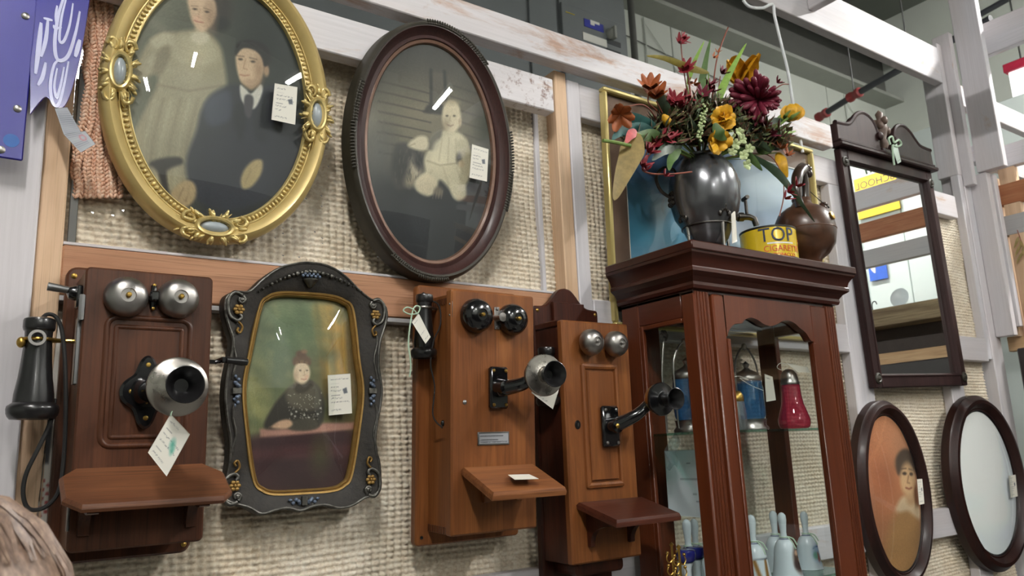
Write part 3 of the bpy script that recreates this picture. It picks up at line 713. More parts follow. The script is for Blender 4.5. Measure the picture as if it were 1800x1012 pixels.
cord('ribbon', [at(733, 553, 1.478), at(728, 545, 1.476), at(716, 540, 1.476), at(709, 546, 1.478), at(720, 552, 1.476), at(734, 550, 1.475), at(738, 540, 1.476), at(730, 538, 1.478), at(724, 552, 1.476), at(718, 600, 1.476), at(722, 640, 1.478), at(720, 662, 1.478)], .0016, m_ribbon, None, 'pale green ribbon bow tied to a black receiver', 'ribbon')
card('price_tag', 'small cream card lying on the shelf of the honey brown telephone', 'tag', [at(893, 834, 1.40), at(930, 833, 1.40), at(947, 841, 1.355), at(905, 842.5, 1.355)], 9, 4, cells=(30, 20))

def phone_three():
    o = Vector((1.297, 1.598, 1.398))
    t = thing('wall_telephone', 'reddish wooden wall telephone with scrolled top board and small silver bells, beside the cabinet', 'telephone', o, 'antique wall telephones', (math.radians(.8), 0, 0))
    L = lambda px, py, y: at(px, py, y) - o
    half = [(0, .668), (.018, .664), (.034, .650), (.048, .634), (.064, .622), (.080, .617), (.104, .615), (.108, .606)]
    out = [(-x, z) for x, z in reversed(spline(half, 4))] + spline(half, 4)[1:] + [(.108, -.075), (.095, -.088), (-.095, -.088), (-.108, -.075)]
    MB().prism(out, -.020, 0, .004).build('backboard', m_mahog, t)
    MB().prism([(-.052, .555), (.052, .555), (.052, .628), (-.052, .628)], -.030, -.02, .003).build('crest_block', m_mahog, t)
    MB().box(-.104, .104, -.112, -.02, 0, .556, .002).build('case', m_mahog, t)
    MB().box(-.108, .108, -.115, -.02, .550, .566, .003).build('case_top', m_mahog, t)
    door = MB().prism(rrect(-.108, .108, 0, .563, .004), -.130, -.112, .004).build('door', m_oak, t)
    a = L(1018, 650, 1.468); b = L(1085, 830, 1.468)
    MB().ring(rrect(-.054, .058, .170, .455, .002), [(-.012, 0), (-.012, .0)] and [(-.010, -.1295), (-.008, -.135), (-.003, -.137), (.003, -.135), (.005, -.130)]).build('panel_moulding', m_oak, door)
    MB().prism([(-.040, .184), (.044, .184), (.044, .441), (-.040, .441)], -.136, -.130, .004).build('raised_panel', m_oak, door)
    for px, py in ((1034, 601), (1077, 604)): gong(t, L(px, py, 1.45) + Vector((0, .004, 0)), .0325, m_nickel, m_nickel, .032)
    p = L(1067, 748, 1.462)
    MB().box(p.x - .027, p.x + .027, -.150, -.136, p.z - .049, p.z + .049, .005).lathe([(.019, 0), (.02, .010), (.016, .022), (1e-5, .026)], 18, aim((p.x, -.15, p.z), FR)).build('transmitter_plate', m_black, t)
    for dx in (-.017, .017):
        for dz in (-.039, .039): screw(t, (p.x + dx, -.15, p.z + dz), .0042, m_nickel)
    screw(t, (p.x - .006, -.176, p.z), .006, m_brass)
    d = L(1160, 699, 1.362); transmitter(t, (p.x, -.158, p.z), d, .0400, m_nickel2, (.0185, .012), (.017, .026, .034), True, -.003, (-.10, -1, -.05), .3)
    k = L(1014, 745, 1.466); lk = MB().prism(ellipse(.0085, .0105, 24, k.x, k.z), -.132, -.130, .0005).build('lock_plate', m_black, t)
    MB().box(k.x - .001, k.x + .001, -.1335, -.132, k.z - .004, k.z + .004).build('keyhole', m_nickel, lk)
    zs = .140
    slab(t, 'writing_shelf', [(-.090, -.132), (-.082, -.262), (.120, -.262), (.114, -.132)], zs - .016, zs, m_mahog_x, .006, 16)
    brackets(t, (-.055, .07), -.130, -.220, zs - .018, .085, m_mahog, .014, 16)
    rt = L(957, 610, 1.515); receiver(t, rt, .140, .021, .030)
    f = L(957, 640, 1.515); fork(t, (rt.x, rt.y, f.z), .0195, -.10, m_nickel)
    for s in (-1, 1): screw(t, (s * .096, -.02, .604), .0045)
    MB().prism(rrect(-.075, .075, -.032, .0, .012), -.10, -.02, .004).build('base_block', m_mahog, t)
    return t
phone_three()
card('price_tag', 'cream tag hanging point down behind the nickel mouthpiece of the honey brown telephone', 'tag', [at(948, 664, 1.40), at(985, 676, 1.395), at(972, 719, 1.395), at(934, 690, 1.40)], 12, 4, cells=(24, 30))
# ------------------------------------------------------------------ pictures
def portrait(parent, outline, origin, yplane, paintfn, dome=.012, nr=100, bg=(60, 60, 55), mat=None, glass=True, gd=.006):
    vs, fs = radial(outline, nr, dome); V = np.array(vs)
    oy = yplane - origin[1]; Rm = np.array(parent.rotation_euler.to_matrix())
    flat = np.stack([V[:, 0], np.full(len(V), oy), V[:, 2]], 1) @ Rm.T + np.array(origin)
    u, v = pix(flat); P = Paint(u, v, bg); paintfn(P); P.c = np.clip(P.c * 1.06 + 3, 0, 255)
    me = rawmesh('picture', [(x, y + oy, z) for x, y, z in vs], fs, mat or m_print); colour(me, P.c); pic = obj('picture', me, parent)
    if glass:
        vs, fs = radial(outline[::3], 16, dome * 1.6 + .002); me = rawmesh('glass', [(x, y + oy - gd, z) for x, y, z in vs], fs, m_glass); obj('glass', me, parent)
    return pic
def frame_tag(label, quad, seed): return card('price_tag', label, 'tag', quad, seed, 9, block=[(.62, .62), (.80, .66), (.84, .52), (.68, .50)])

def acanthus(parent, M, seed, sx=1.0, sz=1.0, name='ornament'):
    r = random.Random(seed); b = MB(); S = M @ SCL(sx * 1.25, 1.3, sz * 1.25)
    # scrolling leaves round an oval stone
    for i in range(22):
        a = 2 * PI * i / 22 + r.uniform(-.08, .08); R1 = .030 + .011 * abs(math.sin(a)) ** 2 + r.uniform(-.003, .003); tw = .35 * (1 if i % 2 else -1)
        for k, (f, w) in enumerate(((.62, 1.0), (.85, .85), (1.08, .6))):
            rad = R1 * f; b.ball((0, 0, 0), .0085 * w, .0050 * w, .0036 * w, 7, 5, S @ T((rad * math.cos(a + tw * f * .4) * .82, -.011 - .003 * math.sin(k * 1.6), rad * math.sin(a + tw * f * .4) * 1.12)) @ RY(-a - tw))
        b.tube([(R1 * f * math.cos(a) * .82, -.017 + .006 * f, R1 * f * math.sin(a) * 1.12) for f in (.55, .8, 1.1)], [.0016, .0014, .0006], 5, True, False, S)
    for s in (-1, 1):
        for u in (-1, 1):
            pts = [(s * (.012 + .010 * math.cos(q * .62) * (1 - q / 14)) , -.014, u * (.034 + .012 * math.sin(q * .62) * (1 - q / 14))) for q in range(12)]
            b.tube(pts, [.0034 - .00015 * q for q in range(12)], 6, True, False, S)
    o = b.build(name, m_goldb, parent, 60)
    rg = MB().ring(ellipse(.0105, .020, 28), [(0, -.012), (.002, -.018), (.005, -.019), (.008, -.016), (.009, -.008)], S).build('stone_setting', m_goldb, o)
    MB().ball((0, -.010, 0), .0105, .008, .020, 18, 10, S).build('stone', M_plain('pale_blue_stone', rgb(150, 158, 162), .3, 0, .4, .15, 60) if 'pale_blue_stone' not in bpy.data.materials else bpy.data.materials['pale_blue_stone'], o)
    return o

def gold_frame():
    o = Vector((.4105, 1.574, 2.386)); A, B = .1741, .2488
    t = thing('oval_portrait', 'large gold oval frame with cast ornaments holding a couple portrait, top left', 'picture frame', o, 'framed pictures on the booth wall', (math.radians(5), 0, 0))
    path = ellipse(A, B, 160)
    MB().ring(path, [(0, 0), (0, -.016), (.003, -.020), (.016, -.016), (.019, -.017), (.026, -.030), (.038, -.036), (.047, -.031), (.0515, -.020), (.0515, .006), (0, .006)]).build('frame', m_gold, t)
    b = MB(); n = 150; ctr = ellipse(A, B, n); nr = normals(ctr)
    for i, (p, q) in enumerate(zip(ctr, nr)):
        c = (p[0] + q[0] * .0105, -.0195, p[1] + q[1] * .0105); an = math.atan2(q[1], q[0])
        b.ball((0, 0, 0), .0055, .0035, .0036, 7, 5, T(Vector(c)) @ RY(-an))
    b.ring(path, [(.001, -.018), (.002, -.0225), (.0035, -.0225), (.0045, -.018)]); b.ring(path, [(.0165, -.016), (.0175, -.0205), (.0195, -.0205), (.021, -.016)])
    b.build('bead_moulding', m_goldb, t, 60)
    acanthus(t, T((-A - .020, -.014, .006)), 1, .95, 1.12); acanthus(t, T((A + .022, -.014, .004)), 2, .95, 1.12)
    acanthus(t, T((-.004, -.014, -B - .022)) @ RY(PI / 2), 3, .95, 1.12); acanthus(t, T((0, -.014, B + .022)) @ RY(PI / 2), 4, .95, 1.12)
    def paint(P):
        P.grad((230, 100), (540, 60), (96, 96, 80), (28, 32, 30)); P.ell(300, 10, 70, 60, (84, 84, 70), .7, 0, .6).ell(480, 60, 60, 120, (26, 32, 30), .8, 0, .8).ell(420, 380, 130, 60, (22, 24, 26), .7, 0, .8)
        P.line([(238, 20), (300, 62)], 12, (110, 106, 90), 6, .5)
        P.poly([(264, 70), (288, 60), (318, 56), (340, 54), (362, 58), (384, 80), (392, 110), (396, 160), (376, 178), (368, 230), (352, 270), (338, 330), (262, 334), (238, 300), (232, 250), (256, 190), (276, 150), (272, 130), (240, 146), (230, 140), (240, 112)], (138, 130, 106), 5)
        P.poly([(264, 72), (286, 58), (306, 66), (300, 88), (284, 84), (272, 86)], (158, 150, 126), 4, .9).poly([(284, 84), (302, 86), (286, 128), (272, 132), (268, 112)], (112, 104, 84), 4, .9).poly([(232, 136), (256, 104), (270, 96), (270, 116), (246, 142)], (146, 138, 116), 4, .8)
        P.poly([(306, 66), (340, 60), (372, 74), (384, 104), (360, 118), (318, 116), (300, 92)], (158, 150, 126), 6, .7)
        for i, x in enumerate((252, 266, 280, 296, 312, 326, 340)): P.line([(x + 20, 176), (x + 2, 250), (x - 6, 322)], 5, (112, 104, 84) if i % 2 else (156, 148, 122), 3, .5)
        P.line([(276, 150), (330, 162), (392, 152)], 4, (120, 110, 90), 2, .8); P.poly([(296, 118), (306, 140), (340, 148), (356, 122)], (146, 138, 114), 4, .5)
        P.ell(352, 58, 11, 14, (156, 142, 118), .4).poly([(336, 62), (352, 58), (366, 62), (364, 74), (350, 80), (338, 74)], (172, 166, 146), 3, .8)
        P.ell(380, 14, 28, 42, (42, 38, 34), .3).ell(388, 44, 14, 12, (26, 28, 26), .4)
        P.poly([(330, -6), (332, 20), (338, 42), (350, 56), (362, 54), (374, 40), (380, 18), (376, -4), (354, -14)], (178, 152, 126), 3); P.ell(370, 30, 10, 26, (138, 112, 90), .7, 0, .7).ell(346, 34, 7, 6, (196, 150, 128), .7, 0, .5)
        P.poly([(322, -10), (350, -12), (376, 0), (384, 24), (390, -6), (370, -24), (340, -24)], (48, 42, 36), 3)
        P.ell(342, 17, 4, 2, (60, 50, 42), .5, 8, .9).ell(363, 22, 4, 2, (60, 50, 42), .5, 8, .9).line([(336, 11), (347, 12)], 1.2, (98, 80, 64), 1, .8).line([(357, 15), (369, 19)], 1.2, (98, 80, 64), 1, .8)
        P.line([(351, 18), (347, 31), (352, 33)], 1.4, (148, 120, 98), 1, .8).line([(341, 37), (347, 40), (356, 41)], 1.8, (146, 92, 80), 1, .9)
        P.poly([(352, 196), (372, 166), (412, 150), (446, 168), (470, 150), (510, 166), (530, 230), (520, 300), (470, 350), (400, 372), (344, 350), (326, 290), (344, 230)], (36, 38, 46), 5)
        P.poly([(358, 186), (380, 166), (402, 166), (402, 210), (366, 222)], (58, 64, 80), 6, .7).poly([(462, 176), (472, 240), (452, 250), (444, 214)], (24, 26, 32), 4, .7).poly([(424, 178), (430, 214), (420, 250), (408, 200)], (24, 26, 32), 4, .7)
        P.poly([(262, 288), (280, 279), (314, 277), (320, 288), (300, 296), (292, 306), (298, 344), (290, 346), (276, 302)], (38, 34, 32), 3, .95)
        P.poly([(420, 152), (430, 158), (440, 166), (456, 150), (460, 162), (448, 190), (434, 192), (422, 176)], (188, 184, 174), 2); P.poly([(428, 172), (438, 168), (444, 178), (438, 208), (428, 200)], (62, 60, 64), 2)
        P.poly([(422, 146), (440, 160), (456, 146), (456, 132), (424, 134)], (150, 124, 98), 3)
        P.ell(460, 104, 14, 20, (36, 30, 28), .3).ell(467, 126, 5, 10, (150, 122, 96), .4)
        P.poly([(413, 96), (426, 86), (448, 88), (460, 106), (461, 130), (448, 148), (432, 151), (420, 142), (414, 122)], (182, 156, 128), 2.5); P.ell(454, 126, 8, 22, (140, 112, 88), .7, 0, .7).ell(440, 146, 12, 6, (150, 122, 98), .7, 0, .6)
        P.poly([(412, 100), (414, 80), (432, 72), (452, 74), (470, 86), (474, 108), (464, 118), (459, 102), (446, 90), (426, 86)], (24, 22, 21), 2).line([(420, 78), (444, 78), (462, 92)], 1.6, (70, 66, 62), 1.5, .5)
        P.ell(421, 106, 4, 2, (48, 40, 34), .5, 6, .9).ell(443, 110, 4.2, 2, (48, 40, 34), .5, 6, .9).line([(415, 100), (427, 101)], 1.5, (56, 44, 36), 1, .8).line([(437, 103), (450, 106)], 1.5, (56, 44, 36), 1, .8)
        P.line([(430, 106), (426, 122), (433, 124)], 1.5, (142, 112, 88), 1, .8).line([(420, 133), (428, 135), (436, 134)], 1.8, (136, 88, 72), 1, .85)
        P.poly([(300, 340), (316, 322), (334, 318), (344, 330), (342, 350), (326, 364), (308, 356)], (150, 130, 98), 3); P.line([(322, 330), (314, 350)], 1.3, (110, 92, 68), 1, .7).line([(332, 332), (326, 354)], 1.3, (110, 92, 68), 1, .7)
        P.poly([(422, 316), (430, 296), (446, 282), (460, 284), (458, 306), (442, 328), (426, 332)], (152, 134, 96), 3); P.line([(440, 300), (430, 322)], 1.3, (114, 98, 70), 1, .6)
        P.noise(.05, .05, 3).grain(.03)
    portrait(t, ellipse(A + .004, B + .004, 320), o, 1.562, paint, .008, 120)
    return t
gold_frame()
frame_tag('white tag taped inside the gold frame beside the seated man', [at(483, 146, 1.530), at(523, 153, 1.530), at(519, 219, 1.536), at(477, 210, 1.536)], 21)

def dark_oval():
    o = Vector((.902, 1.574, 2.368)); A, B = .1690, .2645
    t = thing('oval_portrait', 'dark brown oval wooden frame holding a photo of a small child in white', 'picture frame', o, 'framed pictures on the booth wall', (math.radians(5), 0, 0))
    path = ellipse(A, B, 150)
    MB().ring(path, [(.010, -.020), (.012, -.024), (.020, -.022), (.030, -.028), (.037, -.040), (.040, -.040), (.040, 0), (.010, 0)]).build('frame', m_ovalwood, t)
    MB().ring(path, [(.038, -.040), (.043, -.042), (.049, -.036), (.052, -.026), (.0525, -.012), (.055, .004), (.04, .004)]).build('outer_rim', m_ovalrim, t)
    MB().ring(path, [(0, .002), (0, -.014), (.003, -.019), (.009, -.021), (.011, -.020), (.011, 0)]).build('inner_lip', m_ovallip, t)
    for k, (c, h) in enumerate(((76, 22), (176, 20), (-4, 20), (-100, 18))):
        b = MB(); nr = normals(path)
        for i in range(-14, 15):
            a = math.radians(c + h * i / 14); p = (A * math.cos(a), B * math.sin(a)); q = Vector((p[0] / A ** 2, p[1] / B ** 2)).normalized()
            for s in (-1, 1): b.ball((0, 0, 0), .0062, .0035, .0028, 6, 4, T((p[0] + q.x * (.0455 + s * .003), -.040, p[1] + q.y * (.0455 + s * .003))) @ RY(-math.atan2(q.y, q.x) + s * .6 + (.8 if i < 0 else -.8)))
        b.build('carved_leaves', m_ovalrim, t, 60)
    def paint(P):
        P.grad((750, 80), (760, 460), (38, 38, 38), (34, 36, 40))
        P.ell(748, 200, 130, 76, (112, 104, 86), .8, 0, .95).ell(740, 240, 90, 50, (120, 112, 92), .8, 0, .7)
        for k in range(8): P.line([(664, 142 + k * 18), (754, 166 + k * 17)], 2.4, (50, 46, 40), 1.2, .75); P.line([(790, 150 + k * 20), (862, 172 + k * 20)], 2.2, (56, 52, 46), 1.2, .65)
        P.poly([(756, 128), (780, 130), (781, 196), (755, 192)], (86, 80, 70), 2.5, 1, False).line([(756, 124), (755, 192)], 5, (38, 36, 34), 2).line([(780, 126), (782, 196)], 5, (40, 38, 36), 2)
        P.poly([(744, 194), (756, 184), (800, 192), (800, 204), (746, 200)], (44, 42, 38), 2.5)
        P.ell(860, 220, 22, 34, (48, 52, 40), .6, 0, .8).ell(752, 400, 120, 70, (32, 35, 40), .6, 0, .9).ell(668, 270, 24, 40, (70, 70, 72), .7, 0, .5)
        P.poly([(690, 262), (706, 252), (726, 260), (738, 276), (742, 296), (736, 320), (718, 330), (696, 334), (686, 310)], (58, 56, 54), 4)
        P.ell(726, 302, 12, 22, (172, 160, 138), .6, 10).ell(716, 314, 9, 14, (150, 138, 116), .6).ell(734, 284, 9, 14, (34, 34, 36), .5).ell(702, 296, 12, 22, (44, 43, 42), .5)
        rs = np.random.RandomState(8)
        for k in range(60): x, y = rs.uniform(690, 740), rs.uniform(262, 330); P.line([(x, y), (x + rs.uniform(-3, 3), y + 7)], 1.3, (96, 90, 82) if k % 2 else (34, 34, 36), .8, .6)
        P.poly([(750, 262), (758, 240), (776, 230), (800, 232), (816, 244), (822, 262), (826, 286), (824, 312), (812, 336), (808, 350), (798, 350), (784, 330), (770, 318), (764, 334), (752, 344), (732, 338), (726, 324), (736, 312), (744, 302), (742, 282)], (196, 186, 158), 3.5)
        P.poly([(748, 262), (756, 240), (774, 230), (768, 258), (760, 266)], (96, 92, 82), 3, .9)
        P.poly([(714, 256), (730, 242), (746, 242), (750, 256), (744, 266), (726, 264)], (206, 194, 166), 3); P.line([(716, 258), (726, 254)], 2, (150, 134, 110), 1.5, .6)
        P.poly([(766, 248), (800, 240), (810, 262), (806, 288), (758, 290), (756, 270)], (210, 200, 172), 4, .8); P.line([(748, 284), (770, 292), (800, 288)], 2.6, (150, 138, 114), 1.8, .8)
        for x0, y0, x1, y1 in ((774, 246, 768, 284), (786, 244, 784, 286), (798, 246, 800, 284), (756, 300, 744, 330), (776, 296, 786, 326), (800, 296, 812, 330)): P.line([(x0, y0), (x1, y1)], 2.2, (164, 152, 126), 1.8, .6)
        P.poly([(800, 252), (818, 248), (826, 284), (818, 306), (806, 300), (808, 280)], (182, 172, 146), 3, .9); P.ell(804, 280, 5, 10, (74, 70, 62), .5).ell(808, 289, 6, 6, (188, 168, 138), .4)
        P.poly([(728, 320), (744, 306), (762, 316), (764, 334), (750, 346), (734, 338)], (214, 200, 170), 3).ell(768, 338, 8, 9, (110, 100, 88), .4).poly([(790, 322), (812, 320), (818, 344), (804, 354), (792, 344)], (206, 196, 168), 3, .9)
        for k in range(4): P.line([(760 + k * 5, 336), (758 + k * 5, 350)], 1.4, (150, 138, 118), .8, .6)
        P.poly([(776, 192), (784, 180), (798, 180), (806, 192), (808, 214), (800, 230), (788, 234), (778, 226), (774, 210)], (204, 190, 160), 2.5)
        P.ell(781, 220, 7, 10, (142, 126, 102), .7, 0, .6).ell(806, 216, 3, 7, (176, 158, 130), .4).ell(791, 182, 13, 5, (168, 152, 124), .6, 0, .7)
        P.ell(783, 205, 2.6, 1.6, (62, 54, 46), .5, 0, .9).ell(796, 205, 2.6, 1.6, (62, 54, 46), .5, 0, .9).line([(789, 206), (787, 213), (790, 214)], 1.2, (150, 132, 106), .9, .7).line([(784, 221), (789, 223), (794, 221)], 1.7, (108, 82, 70), .9, .8)
        P.poly([(716, 350), (740, 346), (772, 358), (806, 356), (820, 372), (800, 440), (752, 450), (720, 400)], (48, 50, 54), 8, .6)
        P.c *= .90; P.noise(.06, .06, 5).grain(.035)
    portrait(t, ellipse(A + .003, B + .003, 320), o, 1.562, paint, .009, 120)
    return t
dark_oval()
frame_tag('white tag stuck to the glass beside the child in the dark oval frame', [at(830, 253, 1.530), at(859, 262, 1.530), at(856, 319, 1.536), at(825, 312, 1.536)], 22)

def ornate_frame():
    o = at(525, 690, 1.585); o = Vector((o.x, 1.597, o.z)); Y = 1.580
    t = thing('ornate_portrait', 'dark bronze scalloped frame with silver corner scrolls around a seated woman portrait', 'picture frame', o, 'framed pictures on the booth wall', (math.radians(.8), 0, 0))
    z = lambda p: (lambda q: (q.x - o.x, q.z - o.z))(at(360 + p[0] / 2.067, 440 + p[1] / 2.067, Y))
    outer = [(370, 45), (440, 58), (500, 95), (545, 140), (592, 178), (640, 195), (652, 240), (640, 290), (626, 340), (622, 420), (634, 500), (630, 560), (616, 640), (612, 720), (626, 770), (630, 840), (616, 888), (575, 902), (530, 930), (480, 940), (430, 928), (380, 935), (340, 950), (290, 940), (240, 950), (195, 962), (150, 938), (100, 925), (60, 905), (65, 850), (78, 780), (82, 700), (70, 620), (62, 540), (68, 460), (80, 400), (90, 330), (75, 280), (60, 220), (66, 170), (105, 150), (150, 150), (200, 105), (260, 65), (320, 48)]
    inner = [(205, 215), (228, 182), (272, 168), (360, 170), (450, 178), (498, 194), (524, 228), (545, 400), (560, 510), (548, 640), (522, 805), (500, 843), (460, 860), (360, 868), (260, 872), (214, 860), (186, 820), (160, 640), (150, 500), (170, 380)]
    O = spline([z(p) for p in outer], 4, True); I = spline([z(p) for p in inner], 8, True)
    # flat body between the two outlines: sample both by angle
    def byang(path, n=200):
        a = np.array([math.atan2(q[1], q[0]) for q in path]); r = np.array([math.hypot(*q) for q in path]); k = np.argsort(a); a = a[k]; r = r[k]
        an = np.linspace(-PI, PI, n, endpoint=False); rr = np.interp(an, np.r_[a - 2 * PI, a, a + 2 * PI], np.r_[r, r, r]); return [(rr[i] * math.cos(an[i]), rr[i] * math.sin(an[i])) for i in range(n)]
    Oa, Ia = byang(O), byang(I); vs = []; n = 200
    for f, y in ((0, .0), (0, -.016), (.06, -.020), (.35, -.026), (.7, -.032), (.93, -.034), (.985, -.030), (1.0, -.020), (1.0, .0)):
        vs += [(i[0] + (q[0] - i[0]) * f, y, i[1] + (q[1] - i[1]) * f) for i, q in zip(Ia, Oa)]
    fs = [(k * n + j, k * n + (j + 1) % n, (k + 1) * n + (j + 1) % n, (k + 1) * n + j) for k in range(8) for j in range(n)]
    MB().add(vs, fs).build('frame', m_ornate, t)
    MB().ring(I, [(-.001, -.010), (-.001, -.018), (.002, -.022), (.004, -.0205), (.0055, -.024), (.009, -.025), (.011, -.020)]).build('gold_liner', m_goldliner, t)
    rim = MB(); rim.tube([(q[0] * .985, -.034, q[1] * .985) for q in Oa], .0025, 6, True, True); rim.build('rope_edge', m_silverleaf, t)
    def scroll(px, py, mx, my):
        c = z((px, py)); M = T((c[0], -.034, c[1])) @ SCL(mx, 1, my); b = MB()
        b.tube([(x, 0, w) for x, w in spline([(.010, .026), (-.004, .030), (-.015, .018), (-.017, 0), (-.012, -.018), (.002, -.026), (.010, -.020), (.006, -.013)], 4)], .0042, 7, True, False, M)
        b.tube([(x, 0, w) for x, w in spline([(.012, .024), (.016, .016), (.010, .010), (.004, .014), (.006, .020)], 4)], .0036, 7, True, False, M)
        b.ball((.010, -.001, .016), .0055, .004, .0055, 8, 6, M)
        s = b.build('corner_scroll', m_silverleaf, t, 60); g = MB()
        for k in range(6):
            a = k * PI / 3; g.ball((.004 + .007 * math.cos(a), -.002, -.004 + .007 * math.sin(a)), .005, .003, .004, 7, 5, M)
        g.ball((.004, -.004, -.004), .0035, .003, .0035, 7, 5, M); g.tube([(x, -.001, w) for x, w in spline([(.004, -.028), (.012, -.038), (.008, -.050), (.002, -.046), (.005, -.040)], 4)], .0024, 6, True, False, M)
        g.build('leaf_spray', m_goldliner, s, 60)
    scroll(105, 212, 1, 1); scroll(612, 232, -1, 1); scroll(92, 862, 1, -1); scroll(598, 838, -1, -1)
    g = MB(); gl = MB()
    for i in range(25):
        f = i / 24 * 2 - 1; px = 370 + 185 * f; py = 84 + 72 * abs(f) ** 1.7; c = z((px, py)); rr = .0062 * (1.05 - .6 * abs(f)) * (1 if i % 2 else .75)
        g.ball((c[0], -.034, c[1]), rr, .005, rr, 8, 6)
    c = z((372, 118)); g.lathe([(.004, -.010), (.006, -.008), (.012, 0), (.017, .004), (.017, .007)], 16, T((c[0], -.030, c[1] - .003)))
    for i in range(9): gl.ball((c[0] + (i - 4) * .0045, -.038, c[1] + .010 + .004 * (i % 2)), .0034, .003, .0034, 7, 5)
    q = g.build('flower_garland', m_silverleaf, t, 60); gl.build('urn_flowers', m_bluegray, q, 60)
    for px, py in ((107, 512), (597, 512), (352, 908)):
        c = z((px, py)); vert = px != 352; b = MB(); M = T((c[0], -.033, c[1])) @ (Matrix.Identity(4) if vert else RY(PI / 2))
        for s in (-1, 1):
            for k in range(4): b.ball((.003 * (-1) ** k, 0, s * (.010 + .006 * k)), .0052 - .0007 * k, .004, .004, 8, 5, M)
        s = b.build('side_drop', m_bluegray, t, 60)
        MB().box(-.009, .009, -.005, .002, -.006, .006, .001, M).build('reeded_block', m_silverleaf, s)
        for d in (-1, 1): MB().ball((0, -.003, d * .012), .004, .004, .004, 8, 6, M).build('rosette', m_bluegray, s)
    for s, px in ((1, 622), (-1, 84)):
        for (y0, y1) in ((300, 470), (560, 740)):
            pts = [z((px - s * 14 + s * 6 * math.sin(k), y0 + (y1 - y0) * k / 8)) for k in range(9)]
            MB().tube([(p[0], -.034, p[1]) for p in pts], .0022, 6).build('vine', m_silverleaf, t)
    def paint(P):
        P.grad((440, 600), (640, 600), (104, 110, 78), (86, 74, 44)); P.ell(520, 545, 70, 22, (128, 132, 96), .7, 0, .7)
        P.ell(500, 600, 36, 70, (66, 84, 58), .8, 0, .8).ell(470, 620, 26, 60, (92, 106, 84), .7, 0, .6)
        P.poly([(548, 540), (600, 548), (612, 640), (600, 690), (574, 690), (560, 620)], (168, 130, 58), 7, .9).poly([(552, 548), (560, 548), (572, 680), (562, 690)], (104, 88, 46), 4, .7)
        for k in range(5): P.line([(570 + k * 9, 560), (578 + k * 8, 684)], 2.5, (136, 100, 40) if k % 2 else (186, 150, 80), 2, .6)
        P.poly([(606, 560), (622, 600), (628, 700), (612, 690)], (96, 78, 50), 4, .8)
        P.ell(452, 690, 16, 46, (156, 150, 96), .8, 0, .9).noise(.09, .5, 8, (70, 80, 52)).noise(.16, .4, 12, (120, 122, 86))
        P.ell(535, 570, 30, 40, (72, 92, 60), .8, 0, .7)
        P.poly([(440, 768), (620, 756), (630, 860), (440, 862)], (56, 36, 38), 8); P.poly([(440, 790), (620, 780), (620, 800), (440, 808)], (82, 50, 52), 6, .7); P.ell(560, 800, 16, 30, (72, 76, 46), .7, 0, .6)
        P.poly([(455, 754), (560, 744), (622, 742), (624, 754), (520, 764), (456, 768)], (160, 118, 104), 2.5, 1, False)
        P.poly([(462, 752), (476, 716), (496, 690), (514, 676), (544, 672), (560, 690), (566, 716), (560, 746), (536, 756), (500, 754)], (46, 42, 36), 3)
        P.poly([(498, 690), (512, 676), (530, 684), (546, 672), (558, 690), (558, 716), (530, 722), (504, 712)], (90, 84, 70), 4, .8).poly([(504, 742), (540, 734), (556, 744), (548, 754), (510, 756)], (74, 70, 60), 3, .9)
        rs = np.random.RandomState(4)
        for k in range(80): x, y = rs.uniform(502, 562), rs.uniform(690, 738); P.ell(x, y, 1.0, .9, (186, 182, 168), .5, 0, .55)
        for x, y in ((508, 728), (514, 732), (530, 730), (538, 734), (558, 704), (559, 718), (516, 724), (554, 728)): P.ell(x, y, 2, 1.4, (212, 210, 200), .5, 0, .8)
        P.poly([(512, 682), (518, 668), (538, 668), (546, 676), (532, 690), (518, 692)], (58, 52, 44), 2.5)
        P.ell(526, 636, 16, 12, (92, 68, 50), .2).ell(525, 623, 9, 6, (84, 60, 44), .3).ell(531, 619, 5, 3.5, (120, 90, 66), .5)
        P.ell(526, 656, 14.5, 19.5, (206, 184, 156), .14); P.ell(515, 662, 4, 11, (164, 136, 110), .7, 0, .7).ell(534, 663, 3.5, 3, (204, 158, 134), .7, 0, .6)
        for k in range(7): P.ell(513 + k * 4.4, 639.5 - 2.2 * math.sin(k * PI / 6), 2.6, 2.4, (112, 84, 60) if k % 2 else (92, 68, 50), .4, 0, .9)
        P.ell(523, 652, 2, 1.2, (70, 56, 46), .5, 0, .85).ell(535, 652, 2, 1.2, (70, 56, 46), .5, 0, .85).line([(530, 653), (531, 660), (528, 661)], 1, (164, 134, 108), .8, .7).line([(525, 667), (530, 668), (534, 667)], 1.4, (158, 92, 80), .8, .8)
        P.poly([(474, 750), (488, 740), (504, 738), (510, 746), (500, 753), (484, 753)], (188, 152, 124), 2); P.line([(470, 751), (486, 746)], 1.4, (140, 112, 90), 1, .7)
        P.noise(.05, .08, 6).grain(.03)
    portrait(t, byang(I, 300), o, 1.588, paint, .016, 110)
    return t
ornate_frame()
frame_tag('white tag stuck inside the scalloped bronze frame beside the seated woman', [at(576, 659, 1.563), at(616, 656, 1.563), at(619, 726, 1.563), at(578, 730, 1.563)], 23)

